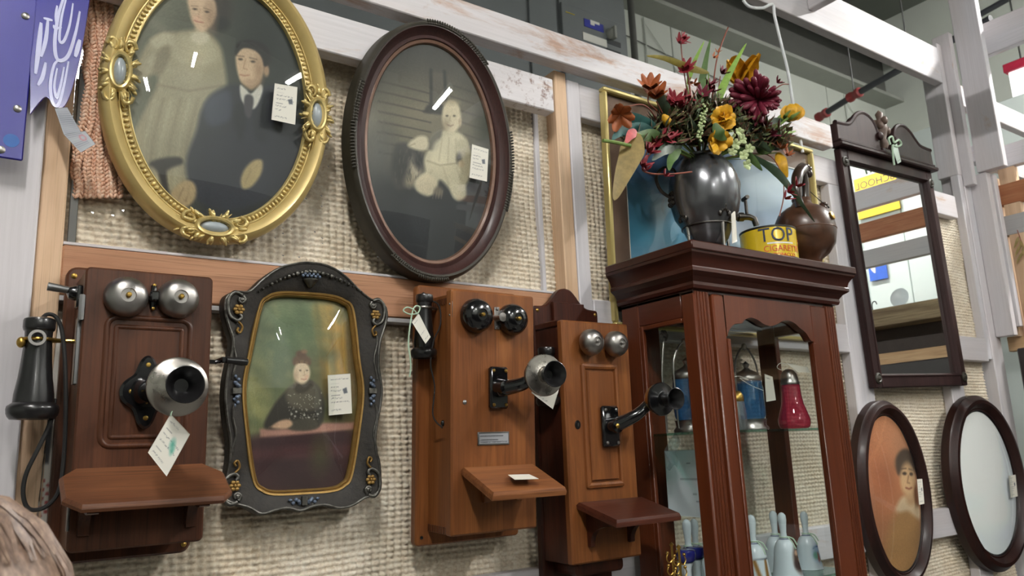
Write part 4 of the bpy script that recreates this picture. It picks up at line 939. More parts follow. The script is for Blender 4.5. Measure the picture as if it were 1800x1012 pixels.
def round_oval(name, label, o, A, B, w, d, paintfn, y, dome=.02, rot=(0, 0, 0)):
    t = thing(name, label, 'picture frame', o, 'framed pictures on the booth wall', rot); path = ellipse(A, B, 140)
    MB().ring(path, [(0, .004), (0, -d * .45), (w * .06, -d * .55), (w * .16, -d * .52), (w * .24, -d * .72), (w * .45, -d), (w * .68, -d * .96), (w * .85, -d * .72), (w * .9, -d * .6), (w, -d * .5), (w, .006), (0, .006)]).build('frame', m_roundwood, t)
    MB().ring(path, [(-.004, -d * .20), (-.004, -d * .44), (.0, -d * .5), (.003, -d * .5)]).build('inner_lip', m_black, t)
    portrait(t, ellipse(A, B, 260), o, y, paintfn, dome, 90, glass=True); return t
def paint_boy(P):
    P.grad((1540, 730), (1600, 1010), (178, 118, 82), (136, 92, 64)); P.ell(1545, 830, 26, 60, (150, 84, 56), .8, 0, .6).ell(1588, 790, 34, 40, (176, 124, 92), .8, 0, .7)
    P.poly([(1556, 1000), (1560, 920), (1578, 890), (1600, 896), (1622, 930), (1622, 1000)], (150, 112, 72), 8)
    P.poly([(1566, 892), (1578, 872), (1600, 880), (1616, 896), (1612, 912), (1588, 898), (1572, 900)], (188, 164, 134), 4); P.ell(1594, 876, 10, 12, (168, 134, 100), .4)
    P.ell(1588, 816, 22, 26, (78, 64, 52), .2); P.ell(1590, 843, 17, 30, (180, 146, 110), .2)
    P.poly([(1570, 834), (1568, 806), (1584, 790), (1604, 796), (1610, 820), (1604, 822), (1592, 808), (1578, 812)], (74, 60, 50), 2.5)
    P.ell(1582, 832, 4.4, 3, (66, 52, 42), .4).ell(1597, 833, 4.4, 3, (66, 52, 42), .4).line([(1576, 824), (1586, 823)], 2, (78, 62, 50), 1).line([(1592, 824), (1602, 826)], 2, (78, 62, 50), 1)
    P.line([(1590, 836), (1587, 848), (1592, 849)], 2.2, (128, 96, 70), 1.2).line([(1584, 857), (1590, 859), (1596, 857)], 3, (124, 72, 56), 1)
    P.noise(.07, .06, 9).grain(.03)
def paint_blank(P): P.grad((1690, 740), (1760, 970), (250, 252, 255), (228, 234, 244)); P.ell(1775, 790, 14, 70, (150, 158, 170), .9, 0, .35).noise(.05, .03, 4)
round_oval('oval_portrait', 'dark walnut oval frame with a sepia portrait of a boy, below the mirror', Vector((2.735, 1.598, 1.462)), .166, .266, .052, .046, paint_boy, 1.578)
frame_tag('narrow white tag on the boy portrait glass', [at(1612, 842, 1.553), at(1621, 841, 1.553), at(1625, 885, 1.553), at(1616, 887, 1.553)], 24)
round_oval('oval_picture', 'dark walnut oval frame with a blank white backing, rightmost beside the post', Vector((3.420, 1.598, 1.460)), .232, .280, .062, .050, paint_blank, 1.578)
frame_tag('small cream tag on the blank white oval', [at(1773, 836, 1.553), at(1785, 834, 1.553), at(1789, 872, 1.553), at(1777, 875, 1.553)], 25)

def gilt_picture():
    a = at(1056, 162, 1.585); o = Vector((1.985, 1.600, 2.33)); w, h = .505, .352
    t = thing('gilt_picture', 'thin gilt frame with brown mat around a cloudy blue sky painting, behind the urn', 'picture frame', o, 'framed pictures on the booth wall', (math.radians(1.5), 0, 0))
    R = [(-w, -h), (w, -h), (w, h), (-w, h)]
    for (x0, x1, z0, z1) in ((-w, w, h - .014, h), (-w, w, -h, -h + .014), (-w, -w + .014, -h + .014, h - .014), (w - .014, w, -h + .014, h - .014)):
        MB().box(x0, x1, -.026, 0, z0, z1, .004).build('moulding', m_giltthin, t)
    m_mat = M_plain('brown_mat', rgb(112, 88, 74), .8, 0, 0, .06, 6)
    for (x0, x1, z0, z1) in ((-w + .014, w - .014, h - .085, h - .014), (-w + .014, w - .014, -h + .014, -h + .085), (-w + .014, -w + .085, -h + .085, h - .085), (w - .085, w - .014, -h + .085, h - .085)):
        MB().box(x0, x1, -.008, -.004, z0, z1).build('mat_board', m_mat, t)
    MB().ring([(-w + .085, -h + .085), (w - .085, -h + .085), (w - .085, h - .085), (-w + .085, h - .085)], [(-.004, -.005), (-.004, -.009), (0, -.009), (.001, -.008)]).build('mat_bevel', m_paper, t, 0)
    vs, fs = gridmesh(150, 110, lambda s, q: (-w + .08 + (2 * w - .16) * s, -.0045, -h + .08 + (2 * h - .16) * q)); V = np.array(vs)
    P = Paint((V[:, 0] / w), V[:, 2] / h, (96, 150, 186))
    P.grad((0, 1), (0, -1), (84, 108, 140), (108, 158, 186)); P.ell(-.55, -.15, .35, .3, (70, 150, 178), .8).ell(-.5, -.62, .4, .25, (120, 136, 160), .8, 10).ell(.25, .05, .6, .2, (150, 164, 190), .8, 8).ell(.4, -.45, .5, .25, (160, 196, 208), .7, -8).ell(-.2, .4, .6, .2, (64, 88, 120), .7, -6).ell(.6, .5, .4, .25, (186, 200, 214), .7)
    P.noise(7, .5, 3, (200, 212, 222)).noise(4, .35, 6, (74, 100, 134)).noise(12, .05, 2); P.c = np.clip(P.c * 1.14, 0, 250)
    me = rawmesh('picture', vs, fs, m_printg); colour(me, P.c); obj('picture', me, t)
    obj('glass', rawmesh('glass', [(-w + .01, -.011, -h + .01), (w - .01, -.011, -h + .01), (w - .01, -.011, h - .01), (-w + .01, -.011, h - .01)], [(0, 1, 2, 3)], m_glass, False), t)
gilt_picture()

def mirror():
    o = Vector((3.035, 1.598, 1.832))
    t = thing('wall_mirror', 'tall dark wood mirror with scrolled pediment and carved finial', 'mirror', o, None, (0, math.radians(-1.6), 0))
    W2, Hh, s = .338, .905, .046
    for (x0, x1, z0, z1, nm) in ((-W2, -W2 + s, 0, Hh, 'stile'), (W2 - s, W2, 0, Hh, 'stile'), (-W2 + s, W2 - s, 0, s, 'bottom_rail'), (-W2 + s, W2 - s, Hh - s, Hh, 'top_rail')):
        MB().box(x0, x1, -.028, 0, z0, z1, .004).build(nm, m_darkwood, t)
    path = [(-W2 + s, s), (W2 - s, s), (W2 - s, Hh - s), (-W2 + s, Hh - s)]
    MB().ring(path, [(-.010, -.010), (-.010, -.014), (-.005, -.020), (-.002, -.026), (.002, -.032), (.008, -.032), (.010, -.028)]).build('inner_moulding', m_darkwood, t, 0)
    MB().box(-W2 + s - .014, W2 - s + .014, -.010, -.006, s - .014, Hh - s + .014).build('mirror_glass', m_mirror, t)
    for x in (-W2 + s / 2, W2 - s / 2):
        for z in (s / 2 + .012, Hh - s / 2 - .03):
            b = MB().lathe([(.020, 0), (.020, .004), (.014, .007), (.010, .004), (.007, .009), (1e-5, .011)], 18, aim((x, -.028, z), FR)).build('rosette', m_ovalrim, t)
    MB().box(-W2 - .022, W2 + .022, -.052, 0, Hh, Hh + .018, .005).box(-W2 - .012, W2 + .012, -.044, 0, Hh + .018, Hh + .030, .004).build('cornice', m_darkwood, t)
    half = spline([(.060, .052), (.066, .085), (.085, .118), (.120, .138), (.160, .140), (.200, .122), (.235, .092), (.262, .074), (.30, .068), (W2 + .012, .066)], 5)
    for sgn in (-1, 1):
        out = [(sgn * x, Hh + .028 + z) for x, z in half] + [(sgn * (W2 + .012), Hh + .028), (sgn * .060, Hh + .028)]
        MB().prism(out, -.036, 0, .004).build('pediment', m_darkwood, t)
        MB().tube([(sgn * x, -.030, Hh + .030 + z) for x, z in half], .010, 8).build('pediment_moulding', m_darkwood, t)
        MB().lathe([(.017, 0), (.017, .01), (.010, .016), (1e-5, .018)], 18, aim((sgn * .060, -.036, Hh + .088), FR)).build('scroll_end', m_darkwood, t)
    MB().box(-.03, .03, -.03, 0, Hh + .028, Hh + .05, .003).build('finial_plinth', m_darkwood, t)
    b = MB().lathe([(.012, .0), (.020, .02), (.012, .045), (.026, .075), (.022, .11), (.012, .13), (.016, .15), (1e-5, .168)], 14, T((0, -.02, Hh + .05)))
    for i in range(7): a = i * 2 * PI / 7; b.ball((.022 * math.cos(a), -.02 + .022 * math.sin(a), Hh + .125 + .02 * (i % 3)), .013, .013, .018, 8, 6)
    b.build('finial', M_plain('carved_finial_wood', rgb(104, 84, 74), .5, 0, .1, .3, 60), t, 60)
mirror()
card('price_tag', 'pale tag hanging by green ribbon from the mirror finial', 'tag', [at(1568, 258, 1.53), at(1577, 252, 1.53), at(1584, 284, 1.53), at(1578, 288, 1.53)], 31, 3, cells=(12, 24), col=(206, 222, 210))
cord('ribbon', [at(1565, 254, 1.53), at(1562, 244, 1.53), at(1568, 240, 1.528), at(1572, 250, 1.528), at(1580, 246, 1.53), at(1584, 254, 1.53), at(1576, 258, 1.53), at(1569, 256, 1.528), at(1570, 275, 1.528), at(1572, 290, 1.53)], .004, m_ribbon, None, 'pale green ribbon bow tied round the mirror finial', 'ribbon')
# ------------------------------------------------------------------ curio cabinet
CX0, CX1, CY0, CY1, CZ = 1.492, 2.085, 1.310, 1.572, 2.040
SHELF, DECK = 1.6848, 1.3028
def pane(parent, name, a, b, c, d, mat): me = rawmesh(name, [a, b, c, d], [(0, 1, 2, 3)], mat, False); return obj(name, me, parent)
def cabinet():
    t = thing('curio_cabinet', 'tall cherry wood curio cabinet with glass sides and scalloped glass door', 'cabinet', ((CX0 + CX1) / 2, (CY0 + CY1) / 2, 0))
    o = Vector(t.location); S = T(-o)
    def part(name, mat, f, smooth=40, parent=t): b = MB(); f(b); b.v = [tuple(Vector(v) - o) for v in b.v]; return b.build(name, mat, parent, smooth)
    # top board and stepped cornice (swept round front and sides)
    part('top_board', m_cherry_x, lambda b: b.box(1.443, 2.142, 1.258, 1.574, 2.118, 2.140, .003))
    prof = [(.002, 2.030), (.010, 2.032), (.013, 2.040), (.012, 2.048), (.020, 2.060), (.030, 2.067), (.033, 2.070), (.033, 2.078), (.030, 2.082), (.034, 2.096), (.041, 2.107), (.046, 2.112), (.047, 2.119)]
    def corn(b):
        vs = []; fs = []; n = len(prof)
        for u, z in prof: vs += [(CX0 - u, 1.574, z), (CX0 - u, CY0 - u, z), (CX1 + u * 1.15, CY0 - u, z), (CX1 + u * 1.15, 1.574, z)]
        for i in range(n - 1): fs += [(i * 4 + j, i * 4 + j + 1, (i + 1) * 4 + j + 1, (i + 1) * 4 + j) for j in range(3)]
        b.add(vs, fs); b.box(CX0, CX1, CY0 + .002, 1.57, 2.022, 2.036)
    part('cornice', m_cherry_x, corn, 20)
    # corner posts with reeded fronts
    for x0, x1 in ((CX0, CX0 + .058), (CX1 - .052, CX1)):
        p = part('corner_post', m_cherry_z, lambda b: b.box(x0, x1, CY0, CY0 + .045, .09, 2.03, .004))
        for i in range(4): part('reed', m_cherry_z, lambda b: b.tube([(x0 + .013 + i * .0105, CY0, .2), (x0 + .013 + i * .0105, CY0, 2.025)], .0045, 6), 60, p)
    for x0, x1 in ((CX0, CX0 + .022), (CX1 - .022, CX1)):
        part('rear_stile', m_cherry_z, lambda b: b.box(x0, x1, 1.508, CY1, .09, 2.03, .002))
        part('side_rail', m_cherry_y, lambda b: b.box(x0, x1, CY0 + .045, 1.508, 1.965, 2.03, .002))
        part('side_rail', m_cherry_y, lambda b: b.box(x0, x1, CY0 + .045, 1.508, .09, .20, .002))
        xm = (x0 + x1) / 2
        pane(t, 'side_glass', *[Vector(q) - o for q in ((xm, CY0 + .04, .19), (xm, 1.512, .19), (xm, 1.512, 1.97), (xm, CY0 + .04, 1.97))], m_pane)
    part('side_bead', m_cherry_z, lambda b: b.box(CX0 - .002, CX0 + .010, 1.494, 1.508, .2, 1.965, .002).box(CX0 - .002, CX0 + .010, 1.356, 1.494, 1.953, 1.965, .002))
    # dark rear post and back rails (the middle of the back is open to the wall)
    part('back_panel', m_cherry_z, lambda b: b.box(CX0 + .022, CX0 + .115, 1.548, 1.566, .09, 2.03, .002))
    part('back_rail', m_cherry_x, lambda b: b.box(CX0 + .115, CX1 - .022, 1.548, 1.566, 1.99, 2.03, .002))
    part('base', m_cherry_x, lambda b: b.box(CX0 - .01, CX1 + .01, CY0 - .01, CY1, 0, .09, .006))
    # door
    dx0, dx1, yf, yb = CX0 + .062, CX1 - .054, CY0 - .006, CY0 + .016
    gl, gr = 1.596, 1.960
    door = part('door', m_cherry_z, lambda b: b.box(dx0, gl, yf, yb, .12, 2.022, .004))
    part('door_stile', m_cherry_z, lambda b: b.box(gr, dx1, yf, yb, .12, 2.022, .004), 40, door)
    pts = [(1277, 591), (1282, 580), (1291, 569.5), (1304, 568), (1309, 562), (1320, 558), (1332, 562), (1343, 569.5), (1355.6, 572.6), (1366, 569.5), (1376, 564), (1386, 563), (1397, 568), (1407, 577), (1417, 585), (1425, 598), (1431, 600)]
    low = [(at(px, py, yf).x, at(px, py, yf).z) for px, py in pts]; low[0] = (gl, low[0][1]); low[-1] = (gr, low[-1][1])
    low = spline(low, 3)
    def arch(b):
        n = len(low); vs = []
        for y in (yf, yb): vs += [(x, y, z) for x, z in low] + [(x, y, 2.022) for x, z in low]
        fs = []
        for i in range(n - 1):
            fs += [(i, i + 1, n + i + 1, n + i), (2 * n + i, 2 * n + i + 1, 3 * n + i + 1, 3 * n + i), (i, i + 1, 2 * n + i + 1, 2 * n + i), (n + i, n + i + 1, 3 * n + i + 1, 3 * n + i)]
        b.add(vs, fs)
    part('scalloped_rail', m_cherry_z, arch, 50, door)
    part('door_rail', m_cherry_x, lambda b: b.box(gl, gr, yf, yb, .12, .20, .003), 40, door)
    part('door_bead', m_cherry_z, lambda b: b.box(gl - .003, gl + .008, yf - .004, yf + .006, .2, 1.91, .002).box(gr - .008, gr + .003, yf - .004, yf + .006, .2, 1.915, .002), 40, door)
    ym = (yf + yb) / 2 + .004
    pane(door, 'door_glass', *[Vector(q) - o for q in ((gl - .004, ym, .19), (gr + .004, ym, .19), (gr + .004, ym, 1.985), (gl - .004, ym, 1.985))], m_pane)
    # shelves
    for z in (SHELF - .0008, DECK - .0008, .9, .5): part('glass_shelf', m_shelfglass, lambda b: b.box(CX0 + .024, CX1 - .024, CY0 + .022, 1.545, z - .006, z, .001))
cabinet()

# ------------------------------------------------------------------ things in the cabinet
def lathe_thing(name, label, cat, base, parts, group=None, rz=0):
    t = thing(name, label, cat, base, group, (0, 0, rz))
    for nm, prof, mat, kw in parts: MB().lathe(prof, kw.get('n', 28), T(kw.get('at', (0, 0, 0))), wob=kw.get('wob')).build(nm, mat, t, kw.get('smooth', 50))
    return t
def castor(base, label, h=.105, r=.041):
    t = lathe_thing('pickle_castor', label, 'jar', base, [
        ('stand', [(r * 1.1, 0), (r * 1.12, .006), (r * .95, .014), (r * .98, .026), (r * 1.02, .030)], m_nickel, {}),
        ('jar', [(r * .86, .030), (r * .98, .040), (r * 1.0, .06), (r * .98, .030 + h * .8), (r * .90, .030 + h)], m_blueg, dict(n=40, wob=lambda a, z: 1 + .022 * math.cos(12 * a + 150 * z))),
        ('lid', [(r * .92, .030 + h), (r * .96, .034 + h), (r * .9, .044 + h), (r * .7, .054 + h), (r * .3, .062 + h), (.006, .068 + h), (.010, .078 + h), (1e-5, .088 + h)], m_nickel, {})], 'blue pickle castors in the cabinet')
    H = h + .105; pts = spline([(-r * 1.15, 0, .01), (-r * 1.2, 0, H * .5), (-r * 1.12, 0, H * .86), (-r * .5, 0, H * 1.06), (0, 0, H * 1.1), (r * .5, 0, H * 1.06), (r * 1.12, 0, H * .86), (r * 1.2, 0, H * .5), (r * 1.15, 0, .01)], 4)
    MB().tube(pts, .0026, 7).ball((0, 0, H * 1.11), .008, .008, .010).build('handle', m_nickel, t)
    return t
castor(Vector((1.575, 1.430, SHELF)), 'blue glass pickle castor in silver stand, behind the cabinet side glass')
castor(Vector((1.835, 1.445, SHELF)), 'blue glass pickle castor in silver stand, behind the cabinet door')
tg = thing('castor_tongs', 'thin silver hook rod with a flower end, standing in the cabinet side', 'tongs', at(1172, 752, 1.455).to_tuple()[:2] + (SHELF,))
c = tg.location; p = at(1166, 590, 1.455); MB().tube(spline([(0, 0, 0), (.001, 0, .08), (-.001, 0, .15), (p.x - c.x, 0, p.z - c.z - .012)], 5), .0028, 7).build('rod', m_nickel, tg)
b = MB()
for i in range(6): a = i * PI / 3; b.ball((p.x - c.x + .009 * math.cos(a), -.002, p.z - c.z + .009 * math.sin(a)), .007, .004, .007, 8, 6)
b.build('flower_end', m_nickel, tg, 60)
lathe_thing('salt_shaker', 'clear cut glass shaker with brass top beside the blue castor', 'shaker', Vector((1.700, 1.385, SHELF)), [
    ('body', [(.024, 0), (.026, .006), (.0255, .03), (.0245, .055), (.022, .074)], m_clear, dict(n=32, wob=lambda a, z: 1 + .05 * math.cos(8 * a))), ('cap', [(.0225, .074), (.0235, .078), (.0225, .090), (.016, .100), (1e-5, .104)], m_brass, {})])
R0 = Vector((1.930, 1.375, SHELF))
lathe_thing('sugar_shaker', 'cranberry red glass shaker with silver cap on the cabinet shelf', 'shaker', R0, [
    ('body', [(.036, 0), (.040, .004), (.0425, .014), (.0425, .026), (.037, .044), (.030, .066), (.0265, .090), (.0255, .112), (.0255, .120)], m_redg, dict(n=40, wob=lambda a, z: 1 + .02 * abs(math.sin(4 * a)))),
    ('cap', [(.0245, .118), (.0255, .122), (.0255, .128), (.0235, .131), (.0235, .138), (.022, .150), (.016, .160), (.008, .164), (1e-5, .165)], m_nickel, {})])
card('price_tag', 'white string tag over the silver cap of the red shaker', 'tag', [at(1383, 638, 1.342), at(1420, 645, 1.335), at(1424, 655, 1.335), at(1402, 654, 1.340)], 41, 2, cells=(24, 12))
cord('tag_string', [at(1383, 640, 1.343), at(1372, 638, 1.345), at(1366, 645, 1.345), at(1374, 650, 1.345), at(1385, 645, 1.343)], .0008, m_string, None, 'white string loop round the cap of the red shaker', 'string')
card('price_tag', 'white string tag hanging by the blue castor behind the door', 'tag', [at(1344, 657, 1.37), at(1358, 662, 1.37), at(1364, 703, 1.37), at(1347, 706, 1.37)], 42, 2, cells=(14, 24))
cord('tag_string', [at(1284, 664, 1.37), at(1300, 661, 1.37), at(1316, 668, 1.37), at(1300, 664, 1.37), at(1320, 677, 1.37), at(1342, 686, 1.37)], .0008, m_string, None, 'white string trailing from the cut glass shaker', 'string')
def note_text(P):
    for y, x, e in ((.80, .62, .72), (.56, .40, .52), (.56, .55, .60), (.56, .63, .98), (.34, .72, .82), (.23, .80, .90)): P.line([(x, y), (e, y)], .016, (70, 72, 80), .008, .7)
card('paper_notice', 'white printed paper notice behind the cabinet side glass', 'notice', [at(1168, 792, 1.50), at(1226, 790, 1.50), at(1240, 910, 1.50), at(1176, 905, 1.50)], 1, 0, cells=(40, 60), col=(204, 208, 214), extra=note_text, group=None)
b = MB(); rs = np.random.RandomState(5); vs, fs = gridmesh(14, 16, lambda s, q: at(1172 + 20 * s + 4 * math.sin(9 * q), 822 - 56 * q + 5 * math.sin(7 * s), 1.462 + .008 * math.sin(11 * s + 7 * q) * math.cos(5 * s)))
me = rawmesh('plastic_bag', vs, fs, M_glass('clear_plastic', (.80, .88, .90), 1.4, .12, .25, (.75, .82, .85), 2.0)); tag(obj('plastic_bag', me), 'crumpled clear plastic bag tucked behind the paper notice', 'bag')
# porcelain bells
def bell_print(kind):
    def f(P):
        if kind == 'couple': P.ell(.30, .42, .09, .34, (92, 74, 66), .3).ell(.30, .60, .05, .07, (206, 170, 146), .3).ell(.27, .30, .06, .14, (70, 56, 54), .4).ell(.34, .42, .03, .05, (196, 160, 140), .3)
        if kind == 'scene': P.ell(.30, .44, .12, .26, (150, 176, 206), .4).line([(.20, .62), (.42, .66)], .03, (70, 96, 140), .01).line([(.40, .2), (.41, .6)], .04, (80, 110, 150), .01).ell(.27, .35, .03, .14, (150, 96, 90), .3).ell(.36, .25, .05, .07, (186, 186, 120), .4).ell(.22, .4, .04, .1, (120, 170, 150), .4)
        if kind == 'gold': P.line([(.10, .55), (.16, .1)], .05, (150, 112, 60), .01).line([(.26, .55), (.24, .1)], .05, (140, 104, 56), .01).line([(.05, .62), (.40, .60)], .02, (70, 76, 90), .01)
    return f
def china_bell(px, py, y, label, kind=None, rz=0):
    top = at(px, py, y); t = thing('china_bell', label, 'bell', (top.x, y, DECK), 'white china bells on the cabinet shelf'); H = top.z - DECK; k = H / .165
    MB().lathe([(.0105 * k, .098 * k), (.0085 * k, .103 * k), (.0080 * k, .112 * k), (.0095 * k, .128 * k), (.0115 * k, .145 * k), (.0105 * k, .157 * k), (.006 * k, .163 * k), (1e-5, .165 * k)], 20).build('handle', m_china, t)
    prof = spline([(.040, 0), (.0385, .006), (.034, .03), (.031, .052), (.028, .072), (.021, .088), (.012, .096), (.0105, .099)], 5); n = 72; vs = []; fs = []
    for r, z in prof: vs += [(r * k * math.cos(2 * PI * j / n), r * k * math.sin(2 * PI * j / n), z * k) for j in range(n)]
    for i in range(len(prof) - 1): fs += [(i * n + j, i * n + (j + 1) % n, (i + 1) * n + (j + 1) % n, (i + 1) * n + j) for j in range(n)]
    me = rawmesh('bell_body', vs, fs, m_printg); A = np.array([((math.atan2(v[1], v[0]) + PI + rz) / (2 * PI) % 1, v[2] / (.1 * k)) for v in vs])
    P = Paint(A[:, 0], A[:, 1], (206, 217, 224))
    if kind: bell_print(kind)(P)
    P.line([(-1, .955), (2, .955)], .02, (52, 60, 92), .008); colour(me, P.c); obj('bell_body', me, t)
    MB().tube([(.011 * k * math.cos(a), .011 * k * math.sin(a), .1005 * k) for a in [i * PI / 6 for i in range(12)]], .0018, 6, True, True).tube(spline([(.008, -.010, .10 * k), (.018, -.016, .094 * k), (.026, -.020, .078 * k)], 4), .0018, 6).tube(spline([(.0, -.011, .10 * k), (.004, -.020, .09 * k), (.006, -.030, .07 * k)], 4), .0018, 6).build('ribbon', m_ribbon, t)
china_bell(1319, 904, 1.385, 'white china bell with gold ribbed base, leftmost behind the door', 'gold', 0)
china_bell(1358, 897, 1.47, 'plain white china bell standing behind the couple bell')
china_bell(1373, 900, 1.40, 'white china bell printed with a dark couple', 'couple', .05)
china_bell(1412, 898, 1.43, 'white china bell printed with a blue courtyard scene', 'scene', .05)
china_bell(1206, 912, 1.462, 'white china bell nearer the side glass, beside the gilt wire stand')
china_bell(1219, 911, 1.502, 'white china bell behind the one nearest the side glass')
def wire_stand(px, y, label):
    p = at(px, 1000, y); t = thing('gilt_wire_stand', label, 'stand', (p.x, y, DECK), 'gilt wire stands in the cabinet')
    MB().lathe([(.020, 0), (.020, .003), (.006, .006), (.003, .03), (.003, .115), (.006, .12), (1e-5, .126)], 16).build('post', m_brass, t); b = MB()
    for s in (-1, 1):
        for k in range(3): b.tube(spline([(0, 0, .03 + k * .028), (s * .012, 0, .024 + k * .028), (s * .020, 0, .034 + k * .028), (s * .016, 0, .044 + k * .028)], 5), .0016, 6).ball((s * .016, 0, .046 + k * .028), .004, .004, .004, 8, 6)
    b.build('wire_arms', m_brass, t)
wire_stand(1184, 1.40, 'gilt wire stand with curled arms nearest the side glass'); wire_stand(1196, 1.352, 'gilt wire stand with curled arms beside the cobalt dish')
for px, y, lb in ((1207, 1.39, 'small cobalt blue and white china dish nearer the wire stand'), (1224, 1.41, 'small cobalt blue and white china dish against the corner post')):
    p = at(px, 990, y); lathe_thing('china_dish', lb, 'dish', Vector((p.x, y, DECK)), [('foot', [(.012, 0), (.010, .06), (.016, .075)], m_china, {}), ('bowl', [(.015, .075), (.022, .082), (.024, .095), (.022, .104), (.018, .106)], m_cobalt, {})], 'cobalt china dishes')

# ------------------------------------------------------------------ on top of the cabinet
TOPZ = 2.140
def urn():
    o = Vector((1.705, 1.425, TOPZ)); t = thing('silver_urn', 'tarnished silver coffee urn with spigot holding the flowers', 'urn', o)
    zb = .062
    MB().lathe([(.026, zb - .012), (.044, zb - .008), (.054, zb + .006), (.062, zb + .024), (.066, zb + .036), (.070, zb + .042), (.074, zb + .052), (.088, zb + .075), (.097, zb + .115), (.099, zb + .150), (.095, zb + .185), (.084, zb + .215), (.068, zb + .236), (.056, zb + .246), (.058, zb + .252), (.054, zb + .254), (.050, zb + .244), (.060, zb + .22), (.08, zb + .16), (.05, zb + .06), (1e-5, zb + .05)], 48).build('body', m_pewter, t)
    MB().lathe([(.069, zb + .040), (.0725, zb + .0415), (.0725, zb + .0445), (.070, zb + .046)], 48).build('base_band', m_pewdark, t)
    for k in range(4):
        a = math.radians(-125 + 90 * k + 22); d = Vector((math.cos(a), math.sin(a), 0)); b = MB()
        b.tube([d * .067 + Vector((0, 0, zb + .042)), d * .066 + Vector((0, 0, zb + .01)), d * .064 + Vector((0, 0, .02)), d * .066 + Vector((0, 0, .003))], [.0055, .0042, .0038, .0055], 8)
        b.build('leg', m_nickel, t); M = T(d * .076 + Vector((0, 0, zb + .052))) @ RZ(a - PI / 2); e = MB()
        for i in range(7): q = -1 + i / 3; e.ball((q * .014, .008 - .004 * abs(q), .012 + .014 * (1 - q * q)), .006, .005, .010, 7, 5, M)
        e.ball((0, .010, .034), .006, .005, .010, 7, 5, M).build('leg_mask', m_pewdark, t, 60)
    sa = math.radians(-28); sd = Vector((math.cos(sa), math.sin(sa), 0)); z = zb + .075
    MB().tube([sd * .085 + Vector((0, 0, z)), sd * .125 + Vector((0, 0, z)), sd * .140 + Vector((0, 0, z - .006)), sd * .145 + Vector((0, 0, z - .026))], [.010, .009, .009, .0085], 12).lathe([(.013, -.008), (.013, .008)], 14, aim(sd * .10 + Vector((0, 0, z)), sd)).build('spigot', m_pewdark, t)
    MB().tube([sd * .120 + Vector((0, 0, z)), sd * .120 + Vector((0, 0, z + .055))], .0045, 8).tube([sd * .120 + Vector((0, 0, z + .055)) - Vector((sd.y, -sd.x, 0)) * .016, sd * .120 + Vector((0, 0, z + .055)) + Vector((sd.y, -sd.x, 0)) * .016], .006, 8).build('spigot_key', m_pewdark, t)
    for k, a in enumerate((math.radians(150), math.radians(-8))):
        d = Vector((math.cos(a), math.sin(a), 0)); h = zb + .16
        MB().tube(spline([d * .094 + Vector((0, 0, h - .03)), d * .125 + Vector((0, 0, h - .005)), d * .135 + Vector((0, 0, h + .035)), d * .112 + Vector((0, 0, h + .062)), d * .080 + Vector((0, 0, h + .055))], 5), .0048, 8).build('handle', m_pewdark, t)
        e = MB()
        for i in range(9): e.ball(d * (.097 - .001 * (i // 3)) + Vector((-d.y, d.x, 0)) * ((i % 3 - 1) * .012) + Vector((0, 0, h - .045 + .014 * (i // 3))), .008, .008, .008, 7, 5)
        e.build('relief', m_pewdark, t, 60)
    return o
UO = urn()
card('price_tag', 'folded white tag hanging from the urn spigot', 'tag', [at(1285, 362, 1.345), at(1292, 364, 1.345), at(1296, 424, 1.345), at(1287, 428, 1.345)], 51, 0, cells=(6, 16), bend=.004)

def tin():
    o = Vector((1.862, 1.345, TOPZ)); R, Hh = .0765, .092; t = thing('tobacco_tin', 'round yellow tobacco tin with dark rim lettered TOP, between urn and jug', 'tin', o)
    m_y = M_plain('yellow_tin', rgb(222, 190, 42), .25, .1, .4, .05); MB().lathe([(R, .003), (R, Hh - .003)], 56).build('can', m_y, t)
    m_rim = M_plain('dark_tin_rim', rgb(44, 40, 34), .35, .5); MB().lathe([(R * .98, 0), (R * 1.012, 0), (R * 1.012, .004), (R, .005)], 56).build('bottom_rim', m_rim, t)
    MB().lathe([(R, Hh - .005), (R * 1.012, Hh - .004), (R * 1.012, Hh + .001), (R * .98, Hh + .001), (R * .96, Hh - .004), (1e-5, Hh - .004)], 56).build('lid', m_rim, t)
    fa = math.radians(-118)                       # direction the label faces
    def wrap(me, a0, z0, rr):
        for v in me.vertices:
            a = a0 + v.co.x / rr; r = rr - v.co.y; v.co = (r * math.cos(a), r * math.sin(a), z0 + v.co.z)
        return me
    navy = M_plain('navy_ink', rgb(34, 40, 66), .4); red = M_plain('red_ink', rgb(206, 62, 32), .4); whi = M_plain('white_ink', rgb(232, 230, 220), .4)
    obj('lettering', wrap(textmesh('lettering', 'TOP', .056, navy, .0004, .95), fa - .12, .064, R + .0018), t)
    obj('lettering', wrap(textmesh('lettering', 'CIGARETTE', .024, red, .0004, .92), fa + .10, .026, R + .0004), t)
    obj('lettering', wrap(textmesh('lettering', 'TOBACCO', .014, red, .0004, 1.0), fa + .12, .008, R + .0004), t)
    vs, fs = gridmesh(16, 1, lambda s, q: ((R + .0005) * math.cos(fa - .5 + s * 1.0), (R + .0005) * math.sin(fa - .5 + s * 1.0), .040 + .004 * q)); obj('label_band', rawmesh('label_band', vs, fs, whi), t)
    me = MB().prism([(-.006, .004), (0, -.010), (.006, .004), (0, .010)], -.0006, 0).mesh('emblem', red); wrap(me, fa + 1.15, .052, R); em = obj('emblem', me, t)
    me = MB().prism([(-.006, .002), (0, -.003), (.006, .002)], -.0010, 0).mesh('emblem_band', whi); wrap(me, fa + 1.15, .050, R); obj('emblem_band', me, em)
tin()

